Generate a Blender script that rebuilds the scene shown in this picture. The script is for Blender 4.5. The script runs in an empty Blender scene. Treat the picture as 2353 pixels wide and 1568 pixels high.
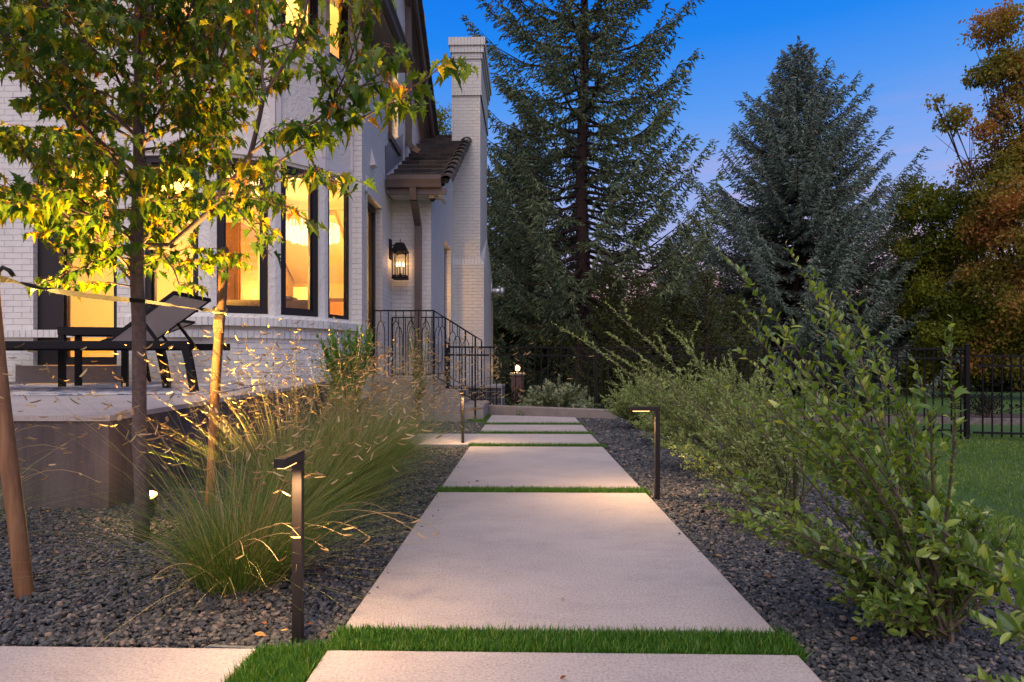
import bpy, math, random
import numpy as np
from mathutils import Vector, Matrix
random.seed(11)
RNG = np.random.default_rng(11)
S = bpy.context.scene
COL = S.collection
R = math.radians
PI = math.pi

# ------------------------------------------------------------------ camera, sky, sun, exposure
YAW = R(1.3)
FPX, CX, HY, EYE = 1450.0, 1176.5, 840.0, 0.75      # focal length / centre / horizon measured on the 2353 px wide photograph
cam_d = bpy.data.cameras.new('camera')
cam = bpy.data.objects.new('camera', cam_d); COL.objects.link(cam)
cam.location = (0, 0, EYE); cam.rotation_euler = (R(90), 0, YAW)
cam_d.sensor_width = 36; cam_d.lens = FPX/2353*36; cam_d.shift_y = 56/2353
cam_d.clip_start = 0.05; cam_d.clip_end = 600
cam_d.dof.use_dof = True; cam_d.dof.focus_distance = 6.0; cam_d.dof.aperture_fstop = 14
S.camera = cam

def at(px, py, d):
    """measured photo point at depth d (metres in front of the eye) -> world"""
    u = (px-CX)/FPX*d; v = (HY-py)/FPX*d
    return Vector((u*math.cos(YAW)-d*math.sin(YAW), d*math.cos(YAW)+u*math.sin(YAW), EYE+v))

world = bpy.data.worlds.new('World'); S.world = world; world.use_nodes = True
wn, wl = world.node_tree.nodes, world.node_tree.links
wn.clear()
wo = wn.new('ShaderNodeOutputWorld'); bg = wn.new('ShaderNodeBackground')
tc = wn.new('ShaderNodeTexCoord'); sep = wn.new('ShaderNodeSeparateXYZ')
wl.new(tc.outputs['Generated'], sep.inputs[0])
def ramp(nodes, stops, interp='LINEAR'):
    r = nodes.new('ShaderNodeValToRGB'); r.color_ramp.interpolation = interp
    el = r.color_ramp.elements
    while len(el) < len(stops): el.new(0.5)
    for e, (p, c) in zip(el, stops):
        e.position = p; e.color = (c[0], c[1], c[2], 1)
    return r
sky_up = ramp(wn, [(0.0, (.30, .16, .16)), (.10, (.62, .32, .34)), (.14, (.50, .40, .56)), (.18, (.40, .44, .78)),
                   (.26, (.28, .43, .88)), (.36, (.10, .33, .89)), (.45, (.012, .235, .88)), (.52, (.002, .185, .85)), (.62, (.01, .15, .60)), (1.0, (.12, .14, .24))])
wl.new(sep.outputs['Z'], sky_up.inputs[0])
# thin pink cloud streaks low over the horizon
mp = wn.new('ShaderNodeMapping'); mp.inputs['Scale'].default_value = (3, 3, 30)
wl.new(tc.outputs['Generated'], mp.inputs[0])
nz = wn.new('ShaderNodeTexNoise'); nz.inputs['Scale'].default_value = 1.6; nz.inputs['Detail'].default_value = 4
wl.new(mp.outputs[0], nz.inputs[0])
nr = ramp(wn, [(.50, (0, 0, 0)), (.68, (1, 1, 1))]); wl.new(nz.outputs[0], nr.inputs[0])
band = ramp(wn, [(0.02, (0, 0, 0)), (.10, (.8, .8, .8)), (.16, (.5, .5, .5)), (.24, (.22, .22, .22)), (.38, (0, 0, 0))]); wl.new(sep.outputs['Z'], band.inputs[0])
mu = wn.new('ShaderNodeMath'); mu.operation = 'MULTIPLY'
wl.new(nr.outputs[0], mu.inputs[0]); wl.new(band.outputs[0], mu.inputs[1])
mx = wn.new('ShaderNodeMix'); mx.data_type = 'RGBA'
wl.new(mu.outputs[0], mx.inputs['Factor']); wl.new(sky_up.outputs[0], mx.inputs['A']); mx.inputs['B'].default_value = (.85, .42, .45, 1)
# the west (behind the camera) still glows after sunset
vm = wn.new('ShaderNodeVectorMath'); vm.operation = 'DOT_PRODUCT'
wl.new(tc.outputs['Generated'], vm.inputs[0]); vm.inputs[1].default_value = (-.12, -.93, .34)
gl = ramp(wn, [(0.0, (0, 0, 0)), (.25, (.10, .07, .06)), (.7, (.42, .30, .25)), (1.0, (1.1, .78, .62))]); wl.new(vm.outputs['Value'], gl.inputs[0])
ad = wn.new('ShaderNodeMix'); ad.data_type = 'RGBA'; ad.blend_type = 'ADD'; ad.inputs['Factor'].default_value = 1
wl.new(mx.outputs['Result'], ad.inputs['A']); wl.new(gl.outputs[0], ad.inputs['B'])
# a trace of the physical low-sun sky on top
sk = wn.new('ShaderNodeTexSky'); sk.sky_type = 'NISHITA'; sk.sun_disc = False
sk.sun_elevation = R(3); sk.sun_rotation = R(187); sk.altitude = 1600
sc_ = wn.new('ShaderNodeVectorMath'); sc_.operation = 'SCALE'; sc_.inputs['Scale'].default_value = 0.006
wl.new(sk.outputs[0], sc_.inputs[0])
ad2 = wn.new('ShaderNodeMix'); ad2.data_type = 'RGBA'; ad2.blend_type = 'ADD'; ad2.inputs['Factor'].default_value = 1
wl.new(ad.outputs['Result'], ad2.inputs['A']); wl.new(sc_.outputs[0], ad2.inputs['B'])
wl.new(ad2.outputs['Result'], bg.inputs['Color']); bg.inputs['Strength'].default_value = 1.0
wl.new(bg.outputs[0], wo.inputs[0])

sun_d = bpy.data.lights.new('sun', 'SUN'); sun_d.energy = 2.0; sun_d.angle = R(60); sun_d.color = (1, .84, .69)
sun = bpy.data.objects.new('sun', sun_d); COL.objects.link(sun)
sun.rotation_euler = Vector((.10, .42, -.90)).to_track_quat('-Z', 'Y').to_euler()

S.view_settings.view_transform = 'Standard'; S.view_settings.look = 'None'
S.view_settings.exposure = 0.0; S.view_settings.gamma = 1.0; S.view_settings.use_curve_mapping = False
S.cycles.max_bounces = 7; S.cycles.diffuse_bounces = 3; S.cycles.glossy_bounces = 3
S.cycles.transparent_max_bounces = 12; S.cycles.transmission_bounces = 4
S.cycles.sample_clamp_indirect = 4.0; S.cycles.sample_clamp_direct = 0
S.cycles.caustics_reflective = False; S.cycles.caustics_refractive = False
S.cycles.use_denoising = True

# ------------------------------------------------------------------ materials
class NT:
    def __init__(s, name):
        s.m = bpy.data.materials.new(name); s.m.use_nodes = True
        s.n, s.l = s.m.node_tree.nodes, s.m.node_tree.links
        s.b = s.n['Principled BSDF']; s.out = s.n['Material Output']
    def new(s, t, **k):
        x = s.n.new('ShaderNode'+t)
        for a, v in k.items():
            if hasattr(x, a) and a not in ('Scale',): setattr(x, a, v)
            else: x.inputs[a].default_value = v
        return x
    def link(s, a, b): s.l.new(a, b)
    def coord(s, kind='Object', scale=None):
        c = s.new('TexCoord')
        if scale is None: return c.outputs[kind]
        m = s.new('Mapping'); m.inputs['Scale'].default_value = scale
        s.link(c.outputs[kind], m.inputs[0]); return m.outputs[0]
    def noise(s, vec, sc, detail=4, rough=.6):
        x = s.new('TexNoise'); x.inputs['Scale'].default_value = sc; x.inputs['Detail'].default_value = detail
        x.inputs['Roughness'].default_value = rough
        if vec is not None: s.link(vec, x.inputs['Vector'])
        return x.outputs[0]
    def ramp(s, fac, stops):
        r = ramp(s.n, stops); s.link(fac, r.inputs[0]); return r.outputs[0]
    def mix(s, fac, a, b, mode='MIX'):
        x = s.new('Mix'); x.data_type = 'RGBA'; x.blend_type = mode
        if isinstance(fac, (int, float)): x.inputs['Factor'].default_value = fac
        else: s.link(fac, x.inputs['Factor'])
        for v, k in ((a, 'A'), (b, 'B')):
            if isinstance(v, tuple): x.inputs[k].default_value = (*v, 1)
            else: s.link(v, x.inputs[k])
        return x.outputs['Result']
    def bump(s, h, strength=.3, dist=.01, prev=None):
        b = s.new('Bump'); b.inputs['Strength'].default_value = strength; b.inputs['Distance'].default_value = dist
        s.link(h, b.inputs['Height'])
        if prev is not None: s.link(prev, b.inputs['Normal'])
        return b.outputs[0]

def simple(name, col, rough=.6, metal=0, noise=0, nscale=20, bump=0, spec=.5, emit=None, es=0):
    t = NT(name); b = t.b
    b.inputs['Roughness'].default_value = rough; b.inputs['Metallic'].default_value = metal
    b.inputs['Specular IOR Level'].default_value = spec
    n = t.noise(t.coord('Object'), nscale)
    if noise:
        lo = tuple(c*(1-noise) for c in col); hi = tuple(min(1, c*(1+noise)) for c in col)
        t.link(t.ramp(n, [(.3, lo), (.7, hi)]), b.inputs['Base Color'])
    else: b.inputs['Base Color'].default_value = (*col, 1)
    if bump: t.link(t.bump(n, bump, .005), b.inputs['Normal'])
    if emit:
        b.inputs['Emission Color'].default_value = (*emit, 1); b.inputs['Emission Strength'].default_value = es
    return t.m

def brick_mat(name, col, dark, soldier=False):
    t = NT(name)
    c = t.new('TexCoord'); m = t.new('Mapping')
    t.link(c.outputs['UV'], m.inputs[0])
    nn = t.new('TexNoise'); nn.inputs['Scale'].default_value = 9; nn.inputs['Detail'].default_value = 2
    t.link(c.outputs['UV'], nn.inputs['Vector'])
    va = t.new('VectorMath', operation='MULTIPLY_ADD'); va.inputs[1].default_value = (.012, .012, 0)
    t.link(nn.outputs['Color'], va.inputs[0]); t.link(m.outputs[0], va.inputs[2])
    br = t.new('TexBrick'); t.link(va.outputs[0], br.inputs['Vector'])
    br.inputs['Scale'].default_value = 1; br.inputs['Brick Width'].default_value = .203; br.inputs['Row Height'].default_value = .0677
    br.inputs['Mortar Size'].default_value = .0045; br.inputs['Mortar Smooth'].default_value = .6
    br.offset = .5
    if soldier:
        br.inputs['Brick Width'].default_value = .0677; br.inputs['Row Height'].default_value = .6; br.offset = 0
    f = t.noise(c.outputs['UV'], 60, 5, .65)
    g = t.noise(c.outputs['UV'], 5, 4, .6)
    base = t.ramp(g, [(.3, tuple(x*.90 for x in col)), (.7, col)])
    mk = t.mix(br.outputs['Fac'], base, dark)
    # weathered joints: only parts of the joint are open and dark
    jr = t.noise(c.outputs['UV'], 14, 3)
    jm = t.ramp(jr, [(.42, (.25, .25, .25)), (.62, (1, 1, 1))])
    mk = t.mix(jm, base, mk)
    t.link(mk, t.b.inputs['Base Color']); t.b.inputs['Roughness'].default_value = .6
    inv = t.new('Math', operation='SUBTRACT'); inv.inputs[0].default_value = 1; t.link(br.outputs['Fac'], inv.inputs[1])
    b1 = t.bump(inv.outputs[0], .8, .009)
    b2 = t.bump(f, .55, .006, b1)
    b3 = t.bump(t.noise(c.outputs['UV'], 16, 3), .5, .008, b2)
    t.link(b3, t.b.inputs['Normal'])
    return t.m

M = {}
M['brick'] = brick_mat('painted_brick', (.67, .68, .63), (.42, .41, .38))
M['soldier'] = brick_mat('painted_soldier_brick', (.66, .68, .635), (.24, .23, .22), True)
M['redbrick'] = brick_mat('old_brick', (.26, .14, .11), (.3, .28, .25))
t = NT('stucco'); v = t.coord('Object')
t.link(t.ramp(t.noise(v, 3), [(.3, (.64, .64, .58)), (.7, (.72, .72, .66))]), t.b.inputs['Base Color'])
b1 = t.bump(t.noise(v, 26, 3, .5), .8, .02); b2 = t.bump(t.noise(v, 110, 4), .5, .006, b1)
t.link(b2, t.b.inputs['Normal']); t.b.inputs['Roughness'].default_value = .8; M['stucco'] = t.m
M['trim'] = simple('trim_paint', (.66, .64, .61), .55, noise=.05, nscale=5, bump=.15)

t = NT('concrete_paving'); v = t.coord('Object')
a = t.ramp(t.noise(v, 2.2, 7, .65), [(.25, (.35, .322, .315)), (.5, (.405, .372, .362)), (.75, (.455, .42, .405))])
sp = t.ramp(t.noise(v, 130, 8, .85), [(.36, (.45, .44, .44)), (.48, (.98, .98, .98)), (.64, (1.35, 1.33, 1.3))])
st = t.ramp(t.noise(t.coord('Object', (1.2, 2.6, 1)), 2.4, 7, .75), [(.38, (.90, .90, .92)), (.50, (1, 1, 1))])
c1 = t.mix(1, a, sp, 'MULTIPLY'); c2 = t.mix(1, c1, st, 'MULTIPLY')
t.link(c2, t.b.inputs['Base Color']); t.b.inputs['Roughness'].default_value = .85; t.b.inputs['Specular IOR Level'].default_value = .3
t.link(t.bump(t.noise(v, 300, 3, .7), .35, .002), t.b.inputs['Normal']); M['concrete'] = t.m
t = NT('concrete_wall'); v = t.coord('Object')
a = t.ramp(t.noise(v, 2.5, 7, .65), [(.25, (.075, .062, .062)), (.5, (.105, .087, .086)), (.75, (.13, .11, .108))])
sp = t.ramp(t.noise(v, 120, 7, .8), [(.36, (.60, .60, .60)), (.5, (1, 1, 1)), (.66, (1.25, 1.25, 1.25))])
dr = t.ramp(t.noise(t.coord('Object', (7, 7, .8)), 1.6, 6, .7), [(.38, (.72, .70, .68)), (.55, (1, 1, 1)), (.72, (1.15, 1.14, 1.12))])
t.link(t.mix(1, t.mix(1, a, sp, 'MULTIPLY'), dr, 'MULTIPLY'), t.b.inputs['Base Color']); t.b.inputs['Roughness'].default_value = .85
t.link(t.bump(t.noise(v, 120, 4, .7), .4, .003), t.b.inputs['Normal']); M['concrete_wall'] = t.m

def attr_mat(name, stops, rough=.5, trans=.35, spec=.4, bumpn=0, tint=(1.9, 1.6, .5)):
    """colour by the per-leaf random value stored in 'rnd'"""
    t = NT(name)
    at_ = t.new('Attribute'); at_.attribute_name = 'rnd'
    col = t.ramp(at_.outputs['Fac'], stops)
    t.link(col, t.b.inputs['Base Color']); t.b.inputs['Roughness'].default_value = rough
    t.b.inputs['Specular IOR Level'].default_value = spec
    if trans:
        tr = t.new('BsdfTranslucent'); t.link(t.mix(1, col, tint, 'MULTIPLY'), tr.inputs['Color'])
        ms = t.new('MixShader'); ms.inputs[0].default_value = trans
        t.link(t.b.outputs[0], ms.inputs[1]); t.link(tr.outputs[0], ms.inputs[2]); t.link(ms.outputs[0], t.out.inputs[0])
    if bumpn: t.link(t.bump(t.noise(t.coord('Object'), bumpn, 3), .5, .003), t.b.inputs['Normal'])
    return t.m

M['gravel'] = attr_mat('river_gravel', [(0, (.019, .023, .028)), (.45, (.052, .060, .068)), (.75, (.085, .088, .092)), (.93, (.15, .135, .12)), (1, (.26, .20, .155))], .55, 0, .4, 260)
M['gravel_base'] = simple('gravel_fines', (.045, .045, .05), .9, noise=.5, nscale=90, bump=.8)
M['concrete_step'] = simple('step_concrete', (.25, .225, .205), .85, noise=.15, nscale=8, bump=.3)
M['turf'] = attr_mat('turf_blades', [(0, (.025, .09, .009)), (.5, (.055, .185, .016)), (.88, (.11, .26, .03)), (1, (.24, .29, .06))], .5, .25)
M['turf_base'] = simple('turf_backing', (.018, .05, .012), .9, noise=.4, nscale=80)
M['lawn_blades'] = attr_mat('lawn_blades', [(0, (.045, .11, .009)), (.5, (.095, .19, .016)), (1, (.20, .28, .05))], .55, .2)
t = NT('lawn_ground'); v = t.coord('Object')
a = t.ramp(t.noise(v, .35, 5, .6), [(.3, (.030, .085, .010)), (.7, (.060, .135, .018))])
b = t.ramp(t.noise(v, 60, 4, .7), [(.3, (.5, .5, .5)), (.7, (1.4, 1.4, 1.2))])
t.link(t.mix(1, a, b, 'MULTIPLY'), t.b.inputs['Base Color']); t.b.inputs['Roughness'].default_value = .9
t.link(t.bump(t.noise(v, 80, 3), .8, .02), t.b.inputs['Normal']); M['lawn'] = t.m
M['mulch'] = simple('bark_mulch', (.045, .028, .022), .95, noise=.6, nscale=40, bump=.9)
M['maple'] = attr_mat('maple_leaf', [(0, (.026, .085, .022)), (.35, (.062, .155, .018)), (.60, (.13, .225, .016)), (.80, (.26, .28, .016)), (.94, (.44, .27, .02)), (1, (.33, .12, .03))], .45, .5, .35, tint=(2.15, 1.5, .42))
M['shrub'] = attr_mat('shrub_leaf', [(0, (.05, .11, .028)), (.4, (.13, .24, .045)), (.8, (.29, .42, .075)), (1, (.46, .54, .15))], .26, .42, .8)
M['shrub_pale'] = attr_mat('pale_shrub_leaf', [(0, (.11, .18, .06)), (.4, (.27, .37, .11)), (.8, (.42, .50, .18)), (1, (.60, .65, .36))], .36, .45, .5, tint=(1.2, 1.2, .7))
M['holly'] = attr_mat('holly_leaf', [(0, (.05, .15, .02)), (.6, (.13, .30, .035)), (1, (.22, .40, .06))], .35, .3, .5)
M['varieg'] = attr_mat('variegated_leaf', [(0, (.10, .17, .09)), (.5, (.22, .28, .17)), (1, (.45, .47, .34))], .5, .3)
M['spruce'] = attr_mat('spruce_needles', [(0, (.05, .08, .042)), (.5, (.12, .17, .088)), (.9, (.21, .27, .13)), (1, (.22, .16, .08))], .75, .12, .25)
M['spruce_blue'] = attr_mat('blue_spruce_needles', [(0, (.06, .10, .082)), (.5, (.14, .20, .165)), (.85, (.25, .33, .27)), (1, (.28, .17, .09))], .75, .12, .25)
M['pine_far'] = attr_mat('young_pine_needles', [(0, (.03, .045, .016)), (.6, (.075, .095, .028)), (1, (.12, .13, .04))], .8, .12, .2)
M['maple_far'] = attr_mat('autumn_leaves_red', [(0, (.09, .12, .022)), (.35, (.22, .21, .035)), (.7, (.38, .19, .06)), (1, (.50, .17, .09))], .7, .3, .2)
M['yellow_far'] = attr_mat('autumn_leaves_green', [(0, (.06, .095, .016)), (.5, (.16, .20, .02)), (.85, (.32, .29, .025)), (1, (.42, .20, .035))], .7, .3, .2)
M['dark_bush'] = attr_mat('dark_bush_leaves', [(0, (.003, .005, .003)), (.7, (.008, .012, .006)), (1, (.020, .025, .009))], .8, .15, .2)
M['grass_blade'] = attr_mat('ornamental_grass_blades', [(0, (.05, .12, .015)), (.45, (.13, .24, .03)), (.75, (.24, .28, .07)), (1, (.50, .40, .20))], .6, .2, .25, tint=(1.3, 1.15, .7))
M['seed'] = attr_mat('grass_seed_heads', [(0, (.30, .22, .10)), (.6, (.58, .44, .22)), (1, (.74, .60, .32))], .6, .35, .2, tint=(1.2, 1.05, .8))
M['fallen'] = attr_mat('fallen_leaf', [(0, (.16, .05, .02)), (.5, (.36, .15, .04)), (1, (.45, .28, .10))], .7, .15, .2)
M['bark'] = simple('maple_bark', (.12, .085, .07), .8, noise=.35, nscale=45, bump=.6)
M['bark_dark'] = simple('spruce_bark', (.045, .028, .022), .9, noise=.4, nscale=12, bump=.8)
M['twig'] = simple('red_twig', (.16, .055, .035), .6, noise=.3)
M['stem'] = simple('shrub_stem', (.11, .085, .06), .75, noise=.3, nscale=30)
t = NT('stake_wood'); v = t.coord('Object', (14, 14, 1.0))
t.link(t.ramp(t.noise(v, 3.0, 6, .65), [(.3, (.11, .050, .020)), (.5, (.22, .105, .042)), (.7, (.32, .17, .07))]), t.b.inputs['Base Color'])
t.b.inputs['Roughness'].default_value = .6; t.link(t.bump(t.noise(v, 5, 5), .4, .004), t.b.inputs['Normal']); M['stake'] = t.m
M['strap'] = simple('strap_webbing', (.014, .016, .014), .8, noise=.4, nscale=60, bump=.4)
M['frayed'] = simple('frayed_webbing', (.42, .34, .16), .8, noise=.4, nscale=90, bump=.4)
M['bronze'] = simple('bronze_metal', (.012, .009, .008), .5, .0, noise=.2, nscale=60, spec=.5)
M['black'] = simple('black_metal', (.007, .007, .009), .6, 0, spec=.2)
M['winframe'] = simple('window_frame', (.009, .007, .008), .45, spec=.4)
M['brown'] = simple('brown_gutter_paint', (.105, .083, .070), .5, noise=.12, nscale=6)
M['soffit'] = simple('soffit_paint', (.22, .18, .155), .7, noise=.08, nscale=4)
M['tile'] = attr_mat('roof_tile', [(0, (.032, .031, .030)), (.6, (.066, .061, .056)), (.9, (.085, .074, .064)), (1, (.14, .085, .060))], .8, 0, .3, 40)
M['roof_rough'] = simple('roof_deck', (.06, .05, .05), .9, noise=.4, nscale=9, bump=.5)
M['galv'] = simple('galvanised_steel', (.55, .58, .60), .35, .8, noise=.15, nscale=40)
M['mesh_fabric'] = simple('sling_fabric', (.62, .54, .49), .8, noise=.08, nscale=200, bump=.3)
t = NT('outdoor_rug'); v = t.coord('Object', (3.0, 9.0, 1))
n = t.noise(v, 2.2, 4, .7)
t.link(t.ramp(n, [(.40, (.035, .045, .075)), (.46, (.14, .20, .34)), (.52, (.62, .60, .56)), (.60, (.70, .66, .60)), (.64, (.10, .13, .2))]), t.b.inputs['Base Color'])
t.b.inputs['Roughness'].default_value = .95; M['rug'] = t.m
M['ac_paint'] = simple('condenser_paint', (.34, .34, .36), .5, noise=.05)
M['grille'] = simple('condenser_coil', (.05, .05, .055), .6, noise=.3, nscale=80)
M['room'] = simple('room_wall_paint', (.82, .66, .40), .8, noise=.03)
M['ceil'] = simple('ceiling_paint', (.80, .66, .44), .8)
M['floor'] = simple('oak_floor', (.34, .19, .09), .5, noise=.2, nscale=8)
M['wood_door'] = simple('cabinet_wood', (.42, .19, .07), .5, noise=.15, nscale=6)
M['wood_dark'] = simple('dark_wood', (.10, .045, .022), .5, noise=.15)
M['sofa'] = simple('sofa_fabric', (.115, .075, .045), .9, noise=.2, nscale=30, bump=.3)
M['cushion'] = simple('throw_fabric', (.20, .15, .10), .9, noise=.2)
M['shade'] = simple('linen_shade', (.62, .50, .32), .8)
M['curtain'] = simple('curtain', (.42, .36, .28), .9, noise=.2, nscale=15)
M['lamp_glow'] = simple('lamp_glow', (1, .8, .5), .5, emit=(1, .66, .28), es=6)
M['chand'] = simple('chandelier_crystal', (.3, .25, .2), .3, emit=(1, .72, .36), es=2.2)
M['bulb'] = simple('candle_bulb', (1, .85, .6), .3, emit=(1, .62, .26), es=14)
M['led'] = simple('led_lens', (1, .8, .5), .3, emit=(1, .50, .17), es=4)
M['uplens'] = simple('uplight_lens', (1, .8, .5), .3, emit=(1, .42, .10), es=6)
M['candle'] = simple('candle_sleeve', (.20, .14, .10), .5)
M['far_glow'] = simple('far_window_glow', (1, .6, .3), .5, emit=(1, .52, .22), es=2.5)
M['pale_house'] = simple('far_pale_wall', (.35, .37, .42), .8, noise=.1)
M['cap_stone'] = simple('cap_stone', (.42, .38, .33), .8, noise=.1)
M['mulch_stone'] = simple('bed_edging_stone', (.15, .13, .12), .85, noise=.4, nscale=15)
M['white_plastic'] = simple('white_plastic', (.6, .58, .55), .4)
M['dome'] = simple('smoked_dome', (.01, .01, .012), .1)

t = NT('window_glass'); t.n.remove(t.b)
tr = t.new('BsdfTransparent'); tr.inputs[0].default_value = (.93, .95, .95, 1); gs = t.new('BsdfGlossy'); gs.inputs['Roughness'].default_value = .02
fr = t.new('LayerWeight'); ms = t.new('MixShader')
pw = t.new('Math', operation='POWER'); pw.inputs[1].default_value = 4.5; t.link(fr.outputs['Facing'], pw.inputs[0])
ma = t.new('Math', operation='MULTIPLY_ADD'); ma.inputs[1].default_value = .85; ma.inputs[2].default_value = .05
t.link(pw.outputs[0], ma.inputs[0]); t.link(ma.outputs[0], ms.inputs[0])
t.link(tr.outputs[0], ms.inputs[1]); t.link(gs.outputs[0], ms.inputs[2]); t.link(ms.outputs[0], t.out.inputs[0]); M['glass'] = t.m

# ------------------------------------------------------------------ mesh helpers
class MB:
    def __init__(s): s.v, s.f, s.r = [], [], []
    def add(s, vs, fs, rnd=None):
        o = len(s.v); s.v += [tuple(p) for p in vs]; s.f += [tuple(i+o for i in f) for f in fs]
        s.r += [random.random() if rnd is None else rnd]*len(vs)
        return s
    def box(s, x0, x1, y0, y1, z0, z1, mat=None, rnd=None):
        vs = [Vector((x, y, z)) for z in (z0, z1) for y in (y0, y1) for x in (x0, x1)]
        if mat is not None: vs = [mat @ p for p in vs]
        return s.add(vs, [(0, 2, 3, 1), (4, 5, 7, 6), (0, 1, 5, 4), (2, 6, 7, 3), (0, 4, 6, 2), (1, 3, 7, 5)], rnd)
    def bar(s, a, b, w, h=None, up=(0, 0, 1)):
        """square bar from a to b: w across, h along 'up'"""
        a, b = Vector(a), Vector(b); h = w if h is None else h
        d = (b-a).normalized(); u = Vector(up)
        if abs(d.dot(u)) > .98: u = Vector((0, 1, 0))
        sd = d.cross(u).normalized(); u = sd.cross(d).normalized()
        vs = [p+sd*(i*w/2)+u*(j*h/2) for p in (a, b) for i, j in ((-1, -1), (1, -1), (1, 1), (-1, 1))]
        return s.add(vs, [(0, 1, 2, 3)[::-1], (4, 5, 6, 7), (0, 1, 5, 4), (1, 2, 6, 5), (2, 3, 7, 6), (3, 0, 4, 7)])
    def tube(s, pts, rads, n=6, cap=True):
        pts = [Vector(p) for p in pts]
        if isinstance(rads, (int, float)): rads = [rads]*len(pts)
        vs, fs = [], []
        prev = None
        for i, p in enumerate(pts):
            d = (pts[min(i+1, len(pts)-1)]-pts[max(i-1, 0)]).normalized()
            if prev is None:
                u = Vector((0, 0, 1)) if abs(d.z) < .9 else Vector((1, 0, 0))
                prev = d.cross(u).normalized()
            a = (prev-d*prev.dot(d)).normalized(); b = d.cross(a); prev = a
            for k in range(n):
                t_ = 2*PI*k/n; vs.append(p+(a*math.cos(t_)+b*math.sin(t_))*rads[i])
        for i in range(len(pts)-1):
            for k in range(n):
                fs.append((i*n+k, i*n+(k+1) % n, (i+1)*n+(k+1) % n, (i+1)*n+k))
        if cap:
            fs.append(tuple(range(n))[::-1]); fs.append(tuple(range((len(pts)-1)*n, len(pts)*n)))
        return s.add(vs, fs)
    def prism(s, poly, z0, z1):
        n = len(poly); vs = [(x, y, z0) for x, y in poly]+[(x, y, z1) for x, y in poly]
        fs = [tuple(range(n))[::-1], tuple(range(n, 2*n))]+[(i, (i+1) % n, n+(i+1) % n, n+i) for i in range(n)]
        return s.add(vs, fs)
    def sheet(s, pts): return s.add(pts, [tuple(range(len(pts)))])
    def build(s, name, mat, parent=None, smooth=False, bevel=0):
        me = bpy.data.meshes.new(name); me.from_pydata(s.v, [], s.f)
        me.materials.append(M[mat] if isinstance(mat, str) else mat)
        att = me.attributes.new('rnd', 'FLOAT', 'POINT'); att.data.foreach_set('value', np.array(s.r, dtype=np.float32))
        uv = me.uv_layers.new(name='UVMap'); me.update()
        for p in me.polygons:
            n = p.normal
            if abs(n.z) > .8: tx, ty = Vector((1, 0, 0)), Vector((0, 1, 0))
            else:
                tx = Vector((-n.y, n.x, 0)).normalized(); ty = Vector((0, 0, 1))
            for li in p.loop_indices:
                co = me.vertices[me.loops[li].vertex_index].co
                uv.data[li].uv = (co.dot(tx), co.dot(ty))
            p.use_smooth = smooth
        o = bpy.data.objects.new(name, me); COL.objects.link(o)
        if parent is not None: o.parent = parent; o.matrix_parent_inverse = parent.matrix_world.inverted()
        if bevel:
            b = o.modifiers.new('bevel', 'BEVEL'); b.width = bevel; b.segments = 2; b.limit_method = 'ANGLE'
        return o

def np_mesh(name, V, T, rnd, mat, parent=None, smooth=False):
    """V (n,3), T (m,3) triangles, rnd (n,)"""
    me = bpy.data.meshes.new(name)
    V = np.ascontiguousarray(V, dtype=np.float32); T = np.ascontiguousarray(T, dtype=np.int32)
    me.vertices.add(len(V)); me.vertices.foreach_set('co', V.ravel())
    me.loops.add(T.size); me.loops.foreach_set('vertex_index', T.ravel())
    me.polygons.add(len(T)); me.polygons.foreach_set('loop_start', np.arange(0, T.size, 3, dtype=np.int32))
    me.polygons.foreach_set('use_smooth', np.full(len(T), smooth))
    me.update(calc_edges=True)
    att = me.attributes.new('rnd', 'FLOAT', 'POINT'); att.data.foreach_set('value', np.ascontiguousarray(rnd, dtype=np.float32))
    me.materials.append(M[mat])
    o = bpy.data.objects.new(name, me); COL.objects.link(o)
    if parent is not None: o.parent = parent; o.matrix_parent_inverse = parent.matrix_world.inverted()
    return o

def norm(a): return a/np.maximum(np.linalg.norm(a, axis=-1, keepdims=True), 1e-9)
def frames(d, up):
    """columns: side, direction, normal"""
    d = norm(d); s = norm(np.cross(d, up)); n = np.cross(s, d)
    return np.stack([s, d, n], axis=-1)
def scatter(tv, tt, P, Fr, sc, rnd):
    k, n = len(P), len(tv)
    sc = np.asarray(sc, dtype=float)
    if sc.ndim == 1: sc = np.repeat(sc[:, None], 3, 1)
    V = np.einsum('kij,knj->kni', Fr, tv[None]*sc[:, None, :])+P[:, None, :]
    T = (tt[None]+(np.arange(k)*n)[:, None, None]).reshape(-1, 3)
    return V.reshape(-1, 3), T, np.repeat(rnd, n)
class Cloud:
    """collects scattered leaves into one mesh"""
    def __init__(s): s.V, s.T, s.R, s.n = [], [], [], 0
    def add(s, tpl, P, D, U, sc, rnd):
        P = np.atleast_2d(P)
        if len(P) == 0: return
        V, T, r = scatter(tpl[0], tpl[1], P, frames(D, U), sc, rnd)
        s.V.append(V); s.T.append(T+s.n); s.R.append(r); s.n += len(V)
    def build(s, name, mat, parent=None, smooth=False):
        return np_mesh(name, np.concatenate(s.V), np.concatenate(s.T), np.concatenate(s.R), mat, parent, smooth)

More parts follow.
